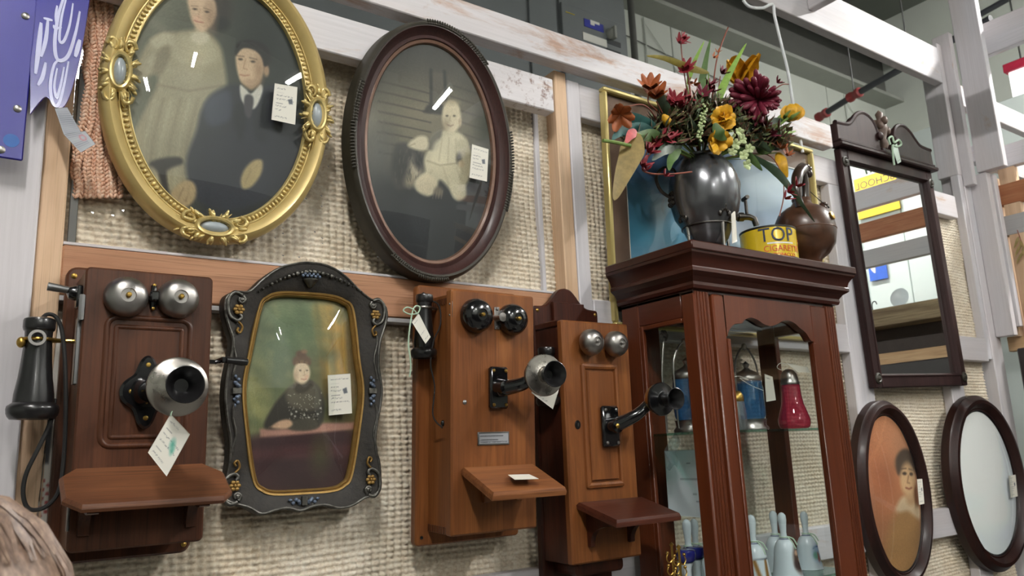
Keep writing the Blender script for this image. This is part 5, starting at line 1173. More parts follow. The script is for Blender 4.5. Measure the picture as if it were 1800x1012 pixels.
def jug():
    o = Vector((2.060, 1.356, TOPZ)); t = thing('pottery_jug', 'round brown pottery jug with animal handle and spout, right end of cabinet top', 'jug', o)
    MB().lathe([(.042, 0), (.046, .004), (.044, .012), (.036, .022), (.040, .034), (.062, .050), (.082, .078), (.088, .108), (.0895, .122), (.086, .150), (.072, .178), (.052, .194), (.034, .202), (.026, .214), (.028, .224), (.022, .226), (1e-5, .214)], 44).build('body', m_pottery, t)
    MB().lathe([(.0885, .118), (.0905, .121), (.0885, .124)], 44).build('waist_line', m_ovallip, t)
    b = MB().tube(spline([(-.055, -.03, .185), (-.062, -.03, .235), (-.040, -.025, .285), (-.005, -.018, .312), (.012, -.014, .318)], 6), [.013, .013, .012, .011, .012, .013, .014, .014, .015, .016, .017, .017, .017, .017, .017, .018, .018, .018, .018, .018, .018, .017, .016, .016, .014], 10)
    b.tube(spline([(.004, -.014, .312), (.012, -.012, .27), (.010, -.008, .22)], 5), [.014, .013, .012, .012, .011, .011, .010, .010, .010, .011, .012], 10)
    for i in range(5): b.ball((-.006 + .011 * i, -.014, .322 + .006 * (i % 2)), .010, .010, .009, 8, 6)
    b.ball((.030, -.018, .306), .012, .011, .014, 8, 6); b.build('handle', M_plain('dark_glazed_clay', rgb(52, 38, 30), .3, 0, .4, .4, 40, .3, 60), t, 60)
    MB().tube(spline([(.060, -.01, .150), (.082, -.012, .180), (.088, -.012, .205), (.092, -.014, .216)], 5), [.020] * 4 + [.017] * 4 + [.013] * 4 + [.011] * 4, 12).ball((.092, -.014, .217), .014, .012, .008).build('spout', m_pottery, t, 60)
    MB().lathe([(.013, 0), (.013, .004), (.008, .006), (1e-5, .0065)], 16, aim((.016, -.083, .152), (.2, -1, .35))).build('brass_button', m_brass, t)
    cord('wire', [(.006, -.03, .24), (.03, -.045, .21), (.06, -.05, .195), (.088, -.03, .203), (.100, -.02, .222)], .0012, m_cord, t)
jug()

# ------------------------------------------------------------------ flowers in the urn
def fmat(n, r, g, b, rough=.55): return M_plain(n, rgb(r, g, b), rough, 0, 0, .28, 55)
f_burg = fmat('burgundy_petal', 104, 22, 44); f_red = fmat('crimson_petal', 128, 24, 38); f_yel = fmat('mustard_petal', 212, 160, 34); f_org = fmat('rust_petal', 158, 84, 40)
f_green = fmat('leaf_green', 70, 96, 46); f_dark = fmat('dark_leaf', 44, 62, 40); f_lime = fmat('lime_blade', 120, 152, 64); f_teal = fmat('teal_leaf', 46, 92, 88); f_oliv = fmat('olive_leaf', 140, 128, 56)
f_stem = fmat('twig', 126, 66, 48); f_sgrn = fmat('green_stem', 104, 128, 60); f_ivy = fmat('pale_ivy', 176, 190, 140); f_pink = fmat('blushed_leaf', 132, 112, 62); f_blush = fmat('pink_blush', 186, 92, 92)
MOUTH = Vector((1.705, 1.425, TOPZ + .29))
FG = 'flower stems in the silver urn'
def wloc(o): return Vector(o.location) + (wloc(o.parent) if o.parent else Vector((0, 0, 0)))
def blade(path, w, mat, name='leaf', parent=None, fold=.25, k=9, tip=.0):
    P = [Vector(p) for p in spline(path, k)]; n = len(P); vs = []; fs = []
    for i, p in enumerate(P):
        d = (P[min(i + 1, n - 1)] - P[max(i - 1, 0)]).normalized(); view = (Vector(EYE) - p).normalized(); s = d.cross(view).normalized()
        f = i / (n - 1); ww = w * ((min(1, f / .35) ** .55 if f < .35 else max(0, 1 - (f - .35) / .65) ** .75) * .96 + .04) + tip
        vs += [p + s * ww * .5, p + view * ww * fold * .5, p - s * ww * .5, p - view * .0008]
    for i in range(n - 1):
        a = i * 4; fs += [(a, a + 1, a + 5, a + 4), (a + 1, a + 2, a + 6, a + 5), (a + 2, a + 3, a + 7, a + 6), (a + 3, a, a + 4, a + 7)]
    if parent is not None: vs = [v - wloc(parent) for v in vs]
    return MB().add(vs, fs).build(name, mat, parent, 60)
FB = MOUTH - Vector((0, 0, .10))
bouquet = thing('flower_arrangement', 'autumn flower arrangement of burgundy, mustard and rust blooms in the silver urn', 'flowers', FB)
def stalk(name, label, pts, mat=None, r=.0022, cat='flower'):
    P = [FB] + [MOUTH + (Vector(pts[0]) - MOUTH) * .08] + [Vector(p) for p in pts]
    return tag(MB().tube([Vector(p) - FB for p in spline(P, 6)], r, 6).build(name, mat or f_stem, bouquet), label)
_pm = {}
def petal_mesh(key, L, w, cup, mat):
    if key not in _pm:
        def fn(s, q): f = q; ww = w * (math.sin(PI * (.12 + .80 * f)) ** .8); return ((s - .5) * ww, -cup * (f ** 1.6) * L - .25 * ww * (1 - (2 * s - 1) ** 2), f * L)
        vs, fs = gridmesh(4, 6, fn); me = rawmesh('petal', vs, fs, mat); _pm[key] = me
    return _pm[key]
def place_petals(t, c, key, L, w, cup, mat, dirs, name='petal', off=0):
    me = petal_mesh(key, L, w, cup, mat); base = wloc(t)
    for d, roll, sc in dirs:
        o = obj(name, me, t); d = Vector(d).normalized(); q = d.to_track_quat('Z', 'Y').to_matrix().to_4x4()
        o.matrix_local = T(Vector(c) - base + d * off) @ q @ RZ(roll) @ SCL(sc, sc, sc)
def star(t, c, n, key, L, w, cup, mat, face, spread=.9, seed=0):
    r = random.Random(seed); f = Vector(face).normalized(); u = f.orthogonal().normalized(); v = f.cross(u); D = []
    for i in range(n):
        a = 2 * PI * i / n + r.uniform(-.2, .2); d = (u * math.cos(a) + v * math.sin(a)) * spread + f * (1 - spread * .6 + r.uniform(-.15, .15))
        q = d.normalized().to_track_quat('Z', 'Y').to_matrix(); fl = q.inverted() @ f; D.append((d, math.atan2(-fl.x, fl.y) + PI if False else math.atan2(fl.x, -fl.y), r.uniform(.85, 1.15)))
    place_petals(t, c, key, L, w, cup, mat, D)
toward = (-.45, -.85, -.1)
# burgundy quilled bloom
c0 = at(1332, 176, 1.36); t = stalk('chrysanthemum', 'large burgundy quilled chrysanthemum at the right of the bouquet', [at(1300, 235, 1.40), at(1322, 200, 1.38), c0], f_sgrn, .003)
rr = random.Random(11); view = (Vector(EYE) - c0).normalized(); right = Vector(Q[0]); upv = -Vector(Q[1]); D1 = []; me = None
for i in range(110):
    a = rr.uniform(0, 2 * PI); e = rr.uniform(.05, 1.15); d = right * math.cos(a) * math.sin(e + .35) * 1.25 + upv * math.sin(a) * math.sin(e + .35) * .85 + view * math.cos(e) * .8
    if d.dot(right) < 0: sc = rr.uniform(1.1, 1.75)
    else: sc = rr.uniform(.8, 1.1)
    D1.append((d, rr.uniform(0, 6.3), sc))
pm = MB().tube([(0, 0, 0), (0, 0, .022), (0, 0, .045), (0, 0, .056), (0, 0, .060)], [.0026, .0046, .0060, .0050, .0016], 7).mesh('petal', f_burg, 60); _pm['quill'] = pm
place_petals(t, c0, 'quill', 0, 0, 0, f_burg, D1, off=.006)
# mustard flowers
c1 = at(1302, 150, 1.44); t = stalk('poppy', 'mustard yellow poppy behind the burgundy bloom', [at(1290, 220, 1.43), c1], f_sgrn)
star(t, c1, 7, 'pop', .090, .075, .35, f_yel, (-.2, -.3, .9), .75, 3)
c2 = at(1267, 212, 1.33); t = stalk('ruffled_flower', 'ruffled mustard yellow flower at the centre of the bouquet', [at(1262, 245, 1.38), c2], f_sgrn)
star(t, c2, 9, 'ruf', .044, .040, .25, f_yel, toward, .95, 4); star(t, c2 + Vector(toward) * .008, 7, 'ruf2', .032, .032, .45, f_yel, toward, .65, 5)
blade([at(1256, 216, 1.31), at(1264, 234, 1.305), at(1274, 240, 1.305), at(1290, 233, 1.31)], .034, f_green, 'leaf', t); 
c3 = at(1258, 246, 1.34); t = stalk('ruffled_flower', 'drooping mustard yellow flower over the urn rim', [at(1262, 240, 1.38), c3], f_sgrn)
star(t, c3, 8, 'ruf', .044, .040, .25, f_yel, (-.4, -.8, -.5), .8, 6); blade([at(1256, 252, 1.33), at(1257, 262, 1.32), at(1254, 268, 1.32)], .018, f_yel, 'petal', t)
c4 = at(1392, 198, 1.36); t = stalk('globe_flower', 'round yellow flower bud at the far right of the bouquet', [at(1330, 240, 1.40), at(1366, 222, 1.37), at(1384, 208, 1.365)], f_sgrn, .004)
D = []
for i in range(11): a = i * 2 * PI / 11 * 2.4; e = .25 + 1.1 * (i % 3) / 2; D.append(((math.cos(a) * math.sin(e), math.sin(a) * math.sin(e), math.cos(e)), 0, 1))
b = MB().ball(c4 - wloc(t), .026, .026, .027, 18, 12); b.build('bud', f_yel, t, 60); q = upv * -.6 + right * .2
for k in range(5): a = k * 2 * PI / 5; s = Vector((math.cos(a), math.sin(a), 0)); blade([c4 - right * .020 - upv * .022 + s * .006, c4 - right * .020 - upv * .018 + s * .022 + view * .01, c4 - right * .004 + upv * -.004 + s * .030 + view * .012], .014, f_sgrn, 'sepal', t)
for k in range(7): a = k * 2 * PI / 7; u = Vector((math.cos(a), math.sin(a), 0)); blade([c4 + u * .014 - Vector((0, 0, .022)), c4 + u * .0275, c4 + u * .016 + Vector((0, 0, .024))], .026, f_yel, 'petal', t, .1)
c5 = at(1173, 214, 1.34); t = stalk('bud', 'small orange yellow bud at the left of the bouquet', [at(1190, 240, 1.39), c5], f_sgrn)
MB().lathe([(1e-5, -.018), (.009, -.014), (.0125, -.002), (.011, .012), (.005, .022), (1e-5, .026)], 14, aim(c5 - wloc(t), (-.7, -.2, .5))).build('bud_head', f_yel, t, 60); blade([c5 + Vector((.012, 0, -.01)), c5 + Vector((.002, -.008, -.006)), c5 + Vector((-.006, -.010, .006))], .014, f_sgrn, 'sepal', t)
# tall twigs with small red flowers
def twig(label, pts, flowers, mat=f_red, seed=0, r=.0018, sz=.022):
    t = stalk('kangaroo_paw', label, pts, f_stem, r)
    for i, (p, n) in enumerate(flowers): star(t, p, n, 'tw%s%d' % (mat.name, round(sz * 1000)), sz * 1.2, sz * .46, .2, mat, (rnd.uniform(-.5, .5), -.6, rnd.uniform(.1, .9)), .8, seed + i)
    return t
twig('thin red twig rising highest at the left', [at(1218, 220, 1.40), at(1206, 150, 1.38), at(1199, 100, 1.37), at(1196, 62, 1.37)], [(at(1194, 76, 1.37), 6), (at(1198, 70, 1.37), 5)], seed=20)
twig('bare russet twig reaching the top of the bouquet', [at(1250, 200, 1.42), at(1256, 130, 1.40), at(1264, 90, 1.40), at(1280, 48, 1.40)], [(at(1254, 102, 1.40), 5), (at(1262, 92, 1.40), 4)], f_org, 30, .0022, .014)
twig('red stem with a drooping crimson head in the middle', [at(1216, 210, 1.37), at(1213, 160, 1.36), at(1208, 124, 1.36)], [(at(1204, 122, 1.355), 8), (at(1200, 126, 1.355), 6)], seed=40, r=.003, sz=.028)
twig('thin stem with dark red buds right of the long leaf', [at(1240, 210, 1.40), at(1236, 165, 1.38), at(1246, 140, 1.38)], [(at(1244, 152, 1.38), 7), (at(1234, 168, 1.37), 6), (at(1250, 162, 1.38), 6)], f_burg, 50, .0018, .026)
twig('short stem with dark starry flower below the long green blade', [at(1256, 200, 1.41), at(1266, 134, 1.40)], [(at(1268, 130, 1.40), 7)], f_burg, 55, .0015, .022)
twig('russet twig crossing left of centre', [at(1200, 225, 1.40), at(1214, 180, 1.38), at(1232, 145, 1.38)], [(at(1208, 146, 1.38), 5), (at(1220, 150, 1.38), 5)], f_org, 60, .0016, .018)
twig('red flowered stem at the left shoulder', [at(1215, 235, 1.40), at(1190, 200, 1.36), at(1178, 165, 1.36)], [(at(1186, 178, 1.35), 8), (at(1194, 190, 1.35), 8), (at(1176, 188, 1.36), 7), (at(1204, 178, 1.35), 6)], seed=70, sz=.028)
twig('crimson spray low at the left', [at(1200, 255, 1.40), at(1160, 248, 1.34), at(1140, 262, 1.33), at(1130, 290, 1.33)], [(at(1166, 246, 1.34), 8), (at(1150, 258, 1.34), 7), (at(1138, 268, 1.33), 7), (at(1178, 242, 1.34), 7), (at(1128, 292, 1.33), 6)], seed=80, sz=.026)
twig('maroon twig poking out at the right', [at(1330, 230, 1.40), at(1352, 170, 1.38), at(1372, 150, 1.36), at(1386, 148, 1.36)], [(at(1366, 146, 1.36), 6)], f_burg, 90, .002, .018)
twig('rust and red spray at the right', [at(1310, 240, 1.40), at(1345, 225, 1.36), at(1362, 232, 1.35)], [(at(1340, 222, 1.36), 8), (at(1322, 214, 1.36), 7), (at(1352, 238, 1.35), 6)], f_burg, 95, .002, .030)
twig('orange flowered stem drooping at the right', [at(1310, 250, 1.40), at(1350, 250, 1.35), at(1374, 262, 1.34), at(1392, 274, 1.34)], [(at(1340, 232, 1.36), 6), (at(1372, 262, 1.34), 6), (at(1384, 274, 1.34), 5)], f_org, 100, .0018, .024)
# rust alstroemerias
for i, (px, py, path, lb) in enumerate(((1090, 200, [(1180, 250, 1.40), (1140, 190, 1.34), (1108, 186, 1.32), (1092, 196, 1.32)], 'rust orange flower at the far left on an arching stem'), (1142, 156, [(1190, 240, 1.40), (1160, 200, 1.36), (1140, 180, 1.35), (1142, 160, 1.35)], 'brown orange flower with curled petals upper left'), (1152, 172, [(1190, 240, 1.40), (1168, 205, 1.36), (1154, 178, 1.35)], 'rust flower tucked under the brown orange one'))):
    c = at(px, py, 1.32 + .015 * i); t = stalk('alstroemeria', lb, [at(*p) for p in path], f_stem, .002); star(t, c, 7, 'alst', .044, .024, .3, f_org, (-.4, -.5, .4 if i else -.5), .85, 110 + i)
# long blades
def leafthing(label, path, w, mat, name='long_leaf', stem=None, **kw):
    t = tag(MB().tube([Vector(p) - FB for p in spline([FB, MOUTH + (Vector(path[0]) - MOUTH) * .08, Vector(path[0])], 6)], .0018, 6).build(name, stem or f_sgrn, bouquet), label)
    blade(path, w, mat, 'leaf', t, **kw); return t
leafthing('tall dark green blade at the centre', [at(1226, 230, 1.38), at(1232, 160, 1.37), at(1240, 110, 1.37), at(1249, 68, 1.37)], .024, f_green)
leafthing('bright green blade leaning right', [at(1255, 210, 1.40), at(1268, 160, 1.38), at(1290, 115, 1.38), at(1312, 76, 1.38)], .024, f_lime)
leafthing('short yellow green blade behind the centre', [at(1208, 150, 1.42), at(1218, 115, 1.42), at(1238, 72, 1.42)], .016, f_lime)
leafthing('olive blade lying across the top left', [at(1246, 128, 1.36), at(1215, 120, 1.35), at(1170, 103, 1.34), at(1136, 98, 1.34)], .022, f_oliv)
leafthing('dark green serrated leaf at the left', [at(1176, 210, 1.36), at(1164, 180, 1.35), at(1156, 148, 1.35)], .034, f_dark)
leafthing('green leaf standing beside the yellow bud', [at(1190, 225, 1.36), at(1184, 200, 1.36), at(1182, 180, 1.36)], .024, f_green)
for i, (pa, lb) in enumerate((([(1170, 250, 1.36), (1140, 222, 1.34), (1110, 205, 1.34), (1100, 206, 1.34)], 'teal leaf spreading left, upper'), ([(1170, 255, 1.36), (1130, 228, 1.33), (1092, 232, 1.33), (1076, 246, 1.33)], 'teal leaf spreading left, lower'), ([(1176, 262, 1.36), (1150, 240, 1.33), (1124, 240, 1.32), (1100, 252, 1.32)], 'teal leaf curling toward the blushed leaf'))):
    leafthing(lb, [at(*p) for p in pa], .036, f_teal if i != 2 else f_green)
t = leafthing('large blushed anthurium leaf hanging at the far left', [at(1116, 232, 1.31), at(1112, 262, 1.305), at(1094, 310, 1.305), at(1080, 352, 1.31)], .062, f_pink, 'anthurium')
blade([at(1118, 228, 1.309), at(1108, 238, 1.302), at(1100, 252, 1.303)], .026, f_blush, 'spathe_blush', t); MB().tube([Vector(p) - wloc(t) for p in spline([at(1060, 247, 1.30), at(1080, 250, 1.30), at(1108, 256, 1.301)], 5)], .0045, 8).build('spadix', f_sgrn, t)
leafthing('dark strap leaf drooping over the jug', [at(1320, 272, 1.38), at(1362, 300, 1.30), at(1392, 335, 1.26), at(1432, 390, 1.26)], .024, f_dark, 'strap_leaf')
leafthing('mustard leaf hanging at the right over the painting', [at(1366, 268, 1.36), at(1376, 290, 1.34), at(1384, 312, 1.34)], .034, f_yel)
leafthing('olive leaf behind the round yellow bud', [at(1340, 250, 1.40), at(1366, 240, 1.38), at(1380, 222, 1.38)], .044, f_green); leafthing('pale green leaf tip beside the white rail', [at(1370, 236, 1.37), at(1385, 234, 1.37), at(1400, 230, 1.37)], .014, f_lime)
leafthing('lobed green leaf under the rust spray', [at(1330, 250, 1.38), at(1345, 262, 1.36), at(1362, 258, 1.36)], .040, f_green)
twig('orange twig pointing across the urn', [at(1160, 262, 1.36), at(1130, 292, 1.33), at(1140, 304, 1.32), at(1175, 306, 1.31), at(1216, 302, 1.30)], [(at(1136, 300, 1.325), 5), (at(1168, 310, 1.31), 5)], f_red, 130, .0022, .018)
twig('red flowered trailing stem on the jug', [at(1340, 270, 1.38), at(1372, 300, 1.30), at(1378, 340, 1.27), at(1370, 380, 1.27)], [(at(1384, 338, 1.27), 6), (at(1400, 328, 1.27), 6), (at(1380, 350, 1.27), 5)], f_red, 140, .0016, .022)
for i, (pa, w, mt, lb) in enumerate((([(1290, 250, 1.38), (1310, 225, 1.36), (1336, 214, 1.36)], .034, f_dark, 'dark leaf under the burgundy bloom'), ([(1300, 255, 1.37), (1330, 250, 1.35), (1356, 268, 1.34)], .036, f_dark, 'dark leaf low at the right'), ([(1290, 262, 1.36), (1318, 276, 1.34), (1340, 300, 1.33)], .030, f_green, 'green leaf hanging right of the urn'),
        ([(1230, 240, 1.36), (1216, 222, 1.35), (1206, 196, 1.35)], .030, f_dark, 'dark leaf left of centre'), ([(1280, 235, 1.37), (1294, 205, 1.37), (1300, 180, 1.38)], .030, f_green, 'green leaf behind the ruffled flower'), ([(1200, 255, 1.36), (1170, 262, 1.33), (1146, 282, 1.32)], .034, f_dark, 'dark leaf over the left handle'), ([(1196, 262, 1.35), (1180, 280, 1.33), (1176, 300, 1.32)], .026, f_green, 'small green leaf over the urn shoulder'), ([(1330, 240, 1.38), (1362, 214, 1.37), (1378, 216, 1.37)], .030, f_dark, 'dark leaf beside the round yellow bud'))):
    leafthing(lb, [at(*p) for p in pa], w, mt)
# pale ivy sprigs
for i, (px, py) in enumerate(((1284, 238), (1292, 254), (1304, 246), (1316, 262), (1286, 268), (1306, 274), (1298, 232), (1312, 290))):
    c = at(px, py, 1.33); t = stalk('ivy_sprig', 'pale variegated ivy sprig over the right shoulder of the urn', [at(px - 4, py - 10, 1.36), c], f_sgrn, .001, 'leaf'); star(t, c, 5, 'ivy', .016, .013, .1, f_ivy, toward, 1.0, 150 + i)
# white bead spray
t = stalk('bead_spray', 'upright pale seeded spray left of the ruffled flower', [at(1236, 250, 1.36), at(1230, 240, 1.33), at(1238, 190, 1.33)], f_sgrn, .0014, 'leaf'); b = MB()
for i in range(60): f = i / 59; p = at(1229 + 10 * f + rnd.uniform(-5, 5), 245 - 62 * f + rnd.uniform(-3, 3), 1.325 + rnd.uniform(-.01, .01)) - wloc(t); b.ball(p, .0035, .0035, .0035, 6, 4)
b.build('seeds', f_ivy, t, 60)
# dense filler greenery round the mouth
M_mix, nt, bs, _o = newmat('mixed_foliage'); nt.links.new(ramp(nt, noise(nt, coords(nt, (1, 1, 1)), 40, 2), [(.36, rgb(44, 54, 32)), (.46, rgb(84, 92, 52)), (.52, rgb(92, 34, 36)), (.60, rgb(58, 74, 44)), (.7, rgb(140, 146, 92))]), bs.inputs['Base Color']); bs.inputs['Roughness'].default_value = .6
b = MB(); rs = random.Random(77)
for i in range(2300):
    u = rs.gauss(0, 1); px = 1240 + 78 * max(-1.7, min(1.7, u)); py = 250 - rs.random() ** 1.3 * 78 * (1 - abs(px - 1245) / 220); p = at(px, py + abs(px - 1245) * .12, rs.uniform(1.34, 1.50))
    d = Vector((rs.uniform(-1, 1), rs.uniform(-1, .4), rs.uniform(.0, 1))).normalized(); s = d.orthogonal().normalized(); L = rs.uniform(.024, .055); w = L * rs.uniform(.22, .40); m = p + d * L * .5
    b.add([p, m + s * w, p + d * L, m - s * w, m + s.cross(d) * w * .3], [(0, 1, 4), (1, 2, 4), (2, 3, 4), (3, 0, 4)])
b.v = [tuple(Vector(v) - FB) for v in b.v]; fo = b.build('filler_foliage', M_mix, bouquet, 0); tag(fo, 'dense mixed green and maroon filler leaves', None, None, 'stuff')
# ------------------------------------------------------------------ blue enamel sign, blanket and bits at the left
def blue_sign():
    o = at(40, 120, 1.50); t = thing('enamel_sign', 'dark blue enamel flange sign with white lettering fixed to the left post', 'sign', o)
    m_blue = M_plain('cobalt_enamel', rgb(40, 36, 140), .32, 0, .15, .1, 5)
    z0 = at(30, 272, 1.52).z - o.z
    # mounting flange on the post
    a = at(-40, 270, 1.53) - o; b_ = at(40, 282, 1.53) - o; zt = .42
    fl = MB().box(a.x - .06, b_.x, .030, .036, b_.z, zt, .002).build('flange', m_blue, t)
    for px, py in ((45, 27), (31, 190), (2, 262)):
        p = at(px, py, 1.527) - o; r_ = MB().lathe([(.0065, 0), (.0065, .0015), (.0035, .003), (1e-5, .0032)], 14, aim((p.x, .030, p.z), FR)).build('rivet', m_nickel, fl)
    p = at(20, 246, 1.527) - o; MB().lathe([(.012, 0), (.012, .0006), (1e-5, .0007)], 18, aim((p.x, .030, p.z), FR)).build('sticker', M_plain('blue_dot', rgb(36, 92, 168), .5), fl)
    # panel standing out from the post, seen at a steep angle
    e = at(56, 100, 1.53); X0 = e.x; A = at(150, 0, 1.60)
    def pn(px, py):            # panel plane runs from the flange edge back and to the right
        s = (px - 52) / 105.0; y = 1.53 + .035 * s; q = at(px, py, y) - o; return q
    out = [(54, -60), (165, -60), (157, 0), (148, 60), (138, 110), (128, 150), (118, 178), (108, 190), (98, 188), (88, 176), (80, 170), (70, 178), (56, 196)]
    F = [pn(*q) for q in spline(out, 4)] + [pn(53, 200)]; n = len(F); bk = [f + Vector((.0012, .004, 0)) for f in F]
    pan = MB().add(F + bk, [tuple(range(n)), tuple(range(2 * n - 1, n - 1, -1))] + [(i, (i + 1) % n, n + (i + 1) % n, n + i) for i in range(n)]).build('sign_panel', m_blue, t)
    m_w = M_plain('white_enamel', rgb(196, 198, 230), .4, 0, .1, .06)
    ux = (pn(150, 60) - pn(60, 60)).normalized(); nn = ux.cross(Vector((0, 0, 1))).normalized(); nn = nn if nn.y < 0 else -nn
    def stroke(pts, w):                    # raised flat enamel strokes lying on the panel
        P = [pn(*q) for q in spline(pts, 6)]; n = len(P); vs = []; w = w * 1.7
        for i, p in enumerate(P):
            d = (P[min(i + 1, n - 1)] - P[max(i - 1, 0)]).normalized(); sd = d.cross(nn).normalized(); f = w * (.45 + .55 * math.sin(PI * (i + .5) / n)) / 2
            vs += [p + sd * f + nn * .0010, p - sd * f + nn * .0010, p - sd * f - nn * .0005, p + sd * f - nn * .0005]
        fs = [(i * 4 + k, i * 4 + (k + 1) % 4, i * 4 + 4 + (k + 1) % 4, i * 4 + 4 + k) for i in range(n - 1) for k in range(4)] + [(0, 1, 2, 3), tuple(4 * n - 4 + k for k in range(4))]
        MB().add(vs, fs).build('lettering', m_w, pan)
    stroke([(100, 10), (98, 30), (100, 52)], .003); stroke([(108, 48), (96, 50), (94, 44)], .0025); stroke([(140, 20), (132, 60), (118, 100), (100, 104), (96, 70), (104, 20), (118, -20)], .004)
    stroke([(128, 6), (122, 44), (112, 72), (104, 70), (108, 30), (118, -10)], .003); stroke([(72, 40), (68, 80), (62, 130)], .005); stroke([(84, 34), (80, 70), (72, 100)], .004); stroke([(76, 32), (92, 36)], .003)
    stroke([(120, 108), (112, 150), (102, 184), (92, 180), (88, 150), (94, 116), (104, 104)], .0035); stroke([(112, 118), (106, 150), (99, 172), (95, 150), (100, 120)], .003)
    stroke([(80, 110), (74, 136), (66, 150)], .004); stroke([(140, 70), (132, 100)], .005)
blue_sign()
card('warning_label', 'grey sewn care label with fine print hanging below the blue sign', 'label', [at(96, 190, 1.545), at(118, 188, 1.545), at(150, 245, 1.54), at(112, 236, 1.54)], 61, 0, cells=(20, 30), col=(150, 152, 160), group=None,
     extra=lambda P: [P.line([(.08, .95 - k * .07), (.9, .95 - k * .07)], .02, (84, 86, 96), .008, .7) for k in range(13)])
card('warning_label', 'lower end of the grey care label with a red ring mark', 'label', [at(112, 236, 1.54), at(150, 230, 1.54), at(168, 253, 1.535), at(142, 268, 1.535)], 62, 0, cells=(24, 20), col=(156, 158, 164), group=None,
     extra=lambda P: ([P.line([(.05, .9 - k * .11), (.75, .9 - k * .11)], .03, (92, 94, 104), .01, .7) for k in range(8)], P.ell(.66, .62, .16, .2, (176, 96, 104), .15, 0, .8).ell(.66, .62, .10, .13, (156, 158, 164), .15)))
def blanket():
    vs = []; nx, nz = 26, 90
    def fn(s, q):
        py = 345 - 375 * q; w0 = 126 + 20 * max(0, min(1, (250 - py) / 70)) - (14 if py < 80 else 0) * (80 - py) / 110 + 2.5 * math.sin(q * 40); w1 = 215 - 20 * q
        px = w0 + (w1 - w0) * s; y = 1.634 - .014 * abs(math.sin(s * PI * 4.5)); return at(px, py, y)
    b = MB(); vs, fs = gridmesh(nx, nz, fn); m, nt, bs, o = newmat('peach_knit'); v = coords(nt, (1, 1, 1))
    nt.links.new(ramp(nt, noise(nt, v, 130, 3), [(.3, rgb(222, 170, 140)), (.5, rgb(238, 198, 170)), (.7, rgb(244, 218, 198))]), bs.inputs['Base Color']); bs.inputs['Roughness'].default_value = .9
    bumpto(nt, bs, noise(nt, v, 400, 2), .3, .001); tag(obj('knitted_blanket', rawmesh('knitted_blanket', vs, fs, m)), 'peach chunky knitted blanket hanging behind the gold frame', 'blanket')
    b = MB(); r = random.Random(9)      # knit stitches as separate loops
    for k in range(16):
        for j in range(56):
            s = (k + .5) / 16; q = j / 56; p = fn(s, q); b.ball((0, 0, 0), .0036, .0050, .0064, 7, 5, T(p + Vector((0, -.003, 0))) @ RY(.6 if k % 2 else -.6))
    st = b.build('stitches', m, None, 60); tag(st, kind='stuff'); st.parent = bpy.data.objects['knitted_blanket']
blanket()
card('printed_strip', 'narrow printed packaging strip with red border between post and leftmost telephone', 'packaging', [at(103, 560, 1.60), at(116, 560, 1.60), at(82, 930, 1.60), at(62, 930, 1.60)], 63, 0, cells=(10, 120), col=(196, 190, 182), group=None,
     extra=lambda P: (P.poly([(0, .30), (.6, .30), (.6, .52), (0, .52)], (40, 38, 42), .01, 1, False), [P.ell(.5 * (k % 2) + .25, .22 - k * .02, .2, .008, (150, 60, 56), .3) for k in range(9)]))

# ------------------------------------------------------------------ behind and above the wall
def electrical():
    Y = 4.0; a = at(1099, 40, Y); x1 = a.x; t = thing('electrical_cabinet', 'tall grey electrical cabinet standing behind the booth wall', 'electrical cabinet', (2.9, Y, 3.2))
    o = Vector(t.location); m_e = M_plain('grey_switchgear', rgb(108, 112, 114), .5, 0, 0, .05, 3); m_e2 = M_plain('dark_seam', rgb(52, 55, 58), .6)
    MB().box(.9 - o.x, x1 - o.x, 0, .45, -3.2, 2.4, .01).build('housing', m_e, t)
    xs = [.9, at(925, 20, Y).x, at(978, 20, Y).x, x1]
    for i in range(3): MB().box(xs[i] + .012 - o.x, xs[i + 1] - .012 - o.x, -.018, 0, -3.0, 2.3, .006).build('door_panel', m_e, t)
    d0 = at(985, 12, Y - .03); d1 = at(1092, 150, Y - .03); dp = MB().box(d0.x - o.x, x1 - .05 - o.x, -.040, -.018, -3.0, at(1000, 14, Y).z - o.z, .006).build('breaker_door', m_e, t)
    def plate(name, q, mat, d=-.044):
        P = [at(px, py, Y - .04) - o for px, py in q]; x0 = min(p.x for p in P); xx = max(p.x for p in P); z0 = min(p.z for p in P); zz = max(p.z for p in P); MB().box(x0, xx, d, -.0405, z0, zz, .001).build(name, mat, dp)
        return x0, xx, z0, zz
    r1 = plate('blue_sticker', [(1026, 32), (1061, 58)], M_plain('blue_label', rgb(44, 52, 150), .5)); plate('white_sticker', [(1024, 56), (1067, 84)], m_paper); plate('yellow_sticker', [(994, 20), (1010, 27)], M_plain('yellow_label', rgb(206, 182, 40), .5))
    for k, f in enumerate((.75, .45)): MB().box(r1[0] + .06, r1[1] - .04 - .05 * k, -.0455, -.044, r1[2] + (r1[3] - r1[2]) * f, r1[2] + (r1[3] - r1[2]) * f + .02).build('sticker_text', m_paper, dp)
    p = at(1075, 60, Y - .05) - o; MB().lathe([(.045, 0), (.045, .02), (.03, .04), (1e-5, .042)], 18, aim((p.x, -.04, p.z), FR)).box(p.x - .012, p.x + .012, -.10, -.05, p.z - .05, p.z + .05, .004).build('breaker_switch', m_girt2, dp)
    for py in (75, 92): p = at(1080, py, Y - .05) - o; MB().box(p.x - .07, p.x + .07, -.045, -.0405, p.z - .02, p.z + .02).build('name_strip', m_e2, dp)
electrical()
p = at(1112, 50, 4.45); cd = MB().tube([(p.x, 4.45, .0), (p.x, 4.45, 5.6)], .03, 10).build('conduit', m_girt); tag(cd, 'dark vertical conduit beside the grey electrical cabinet', 'pipe')
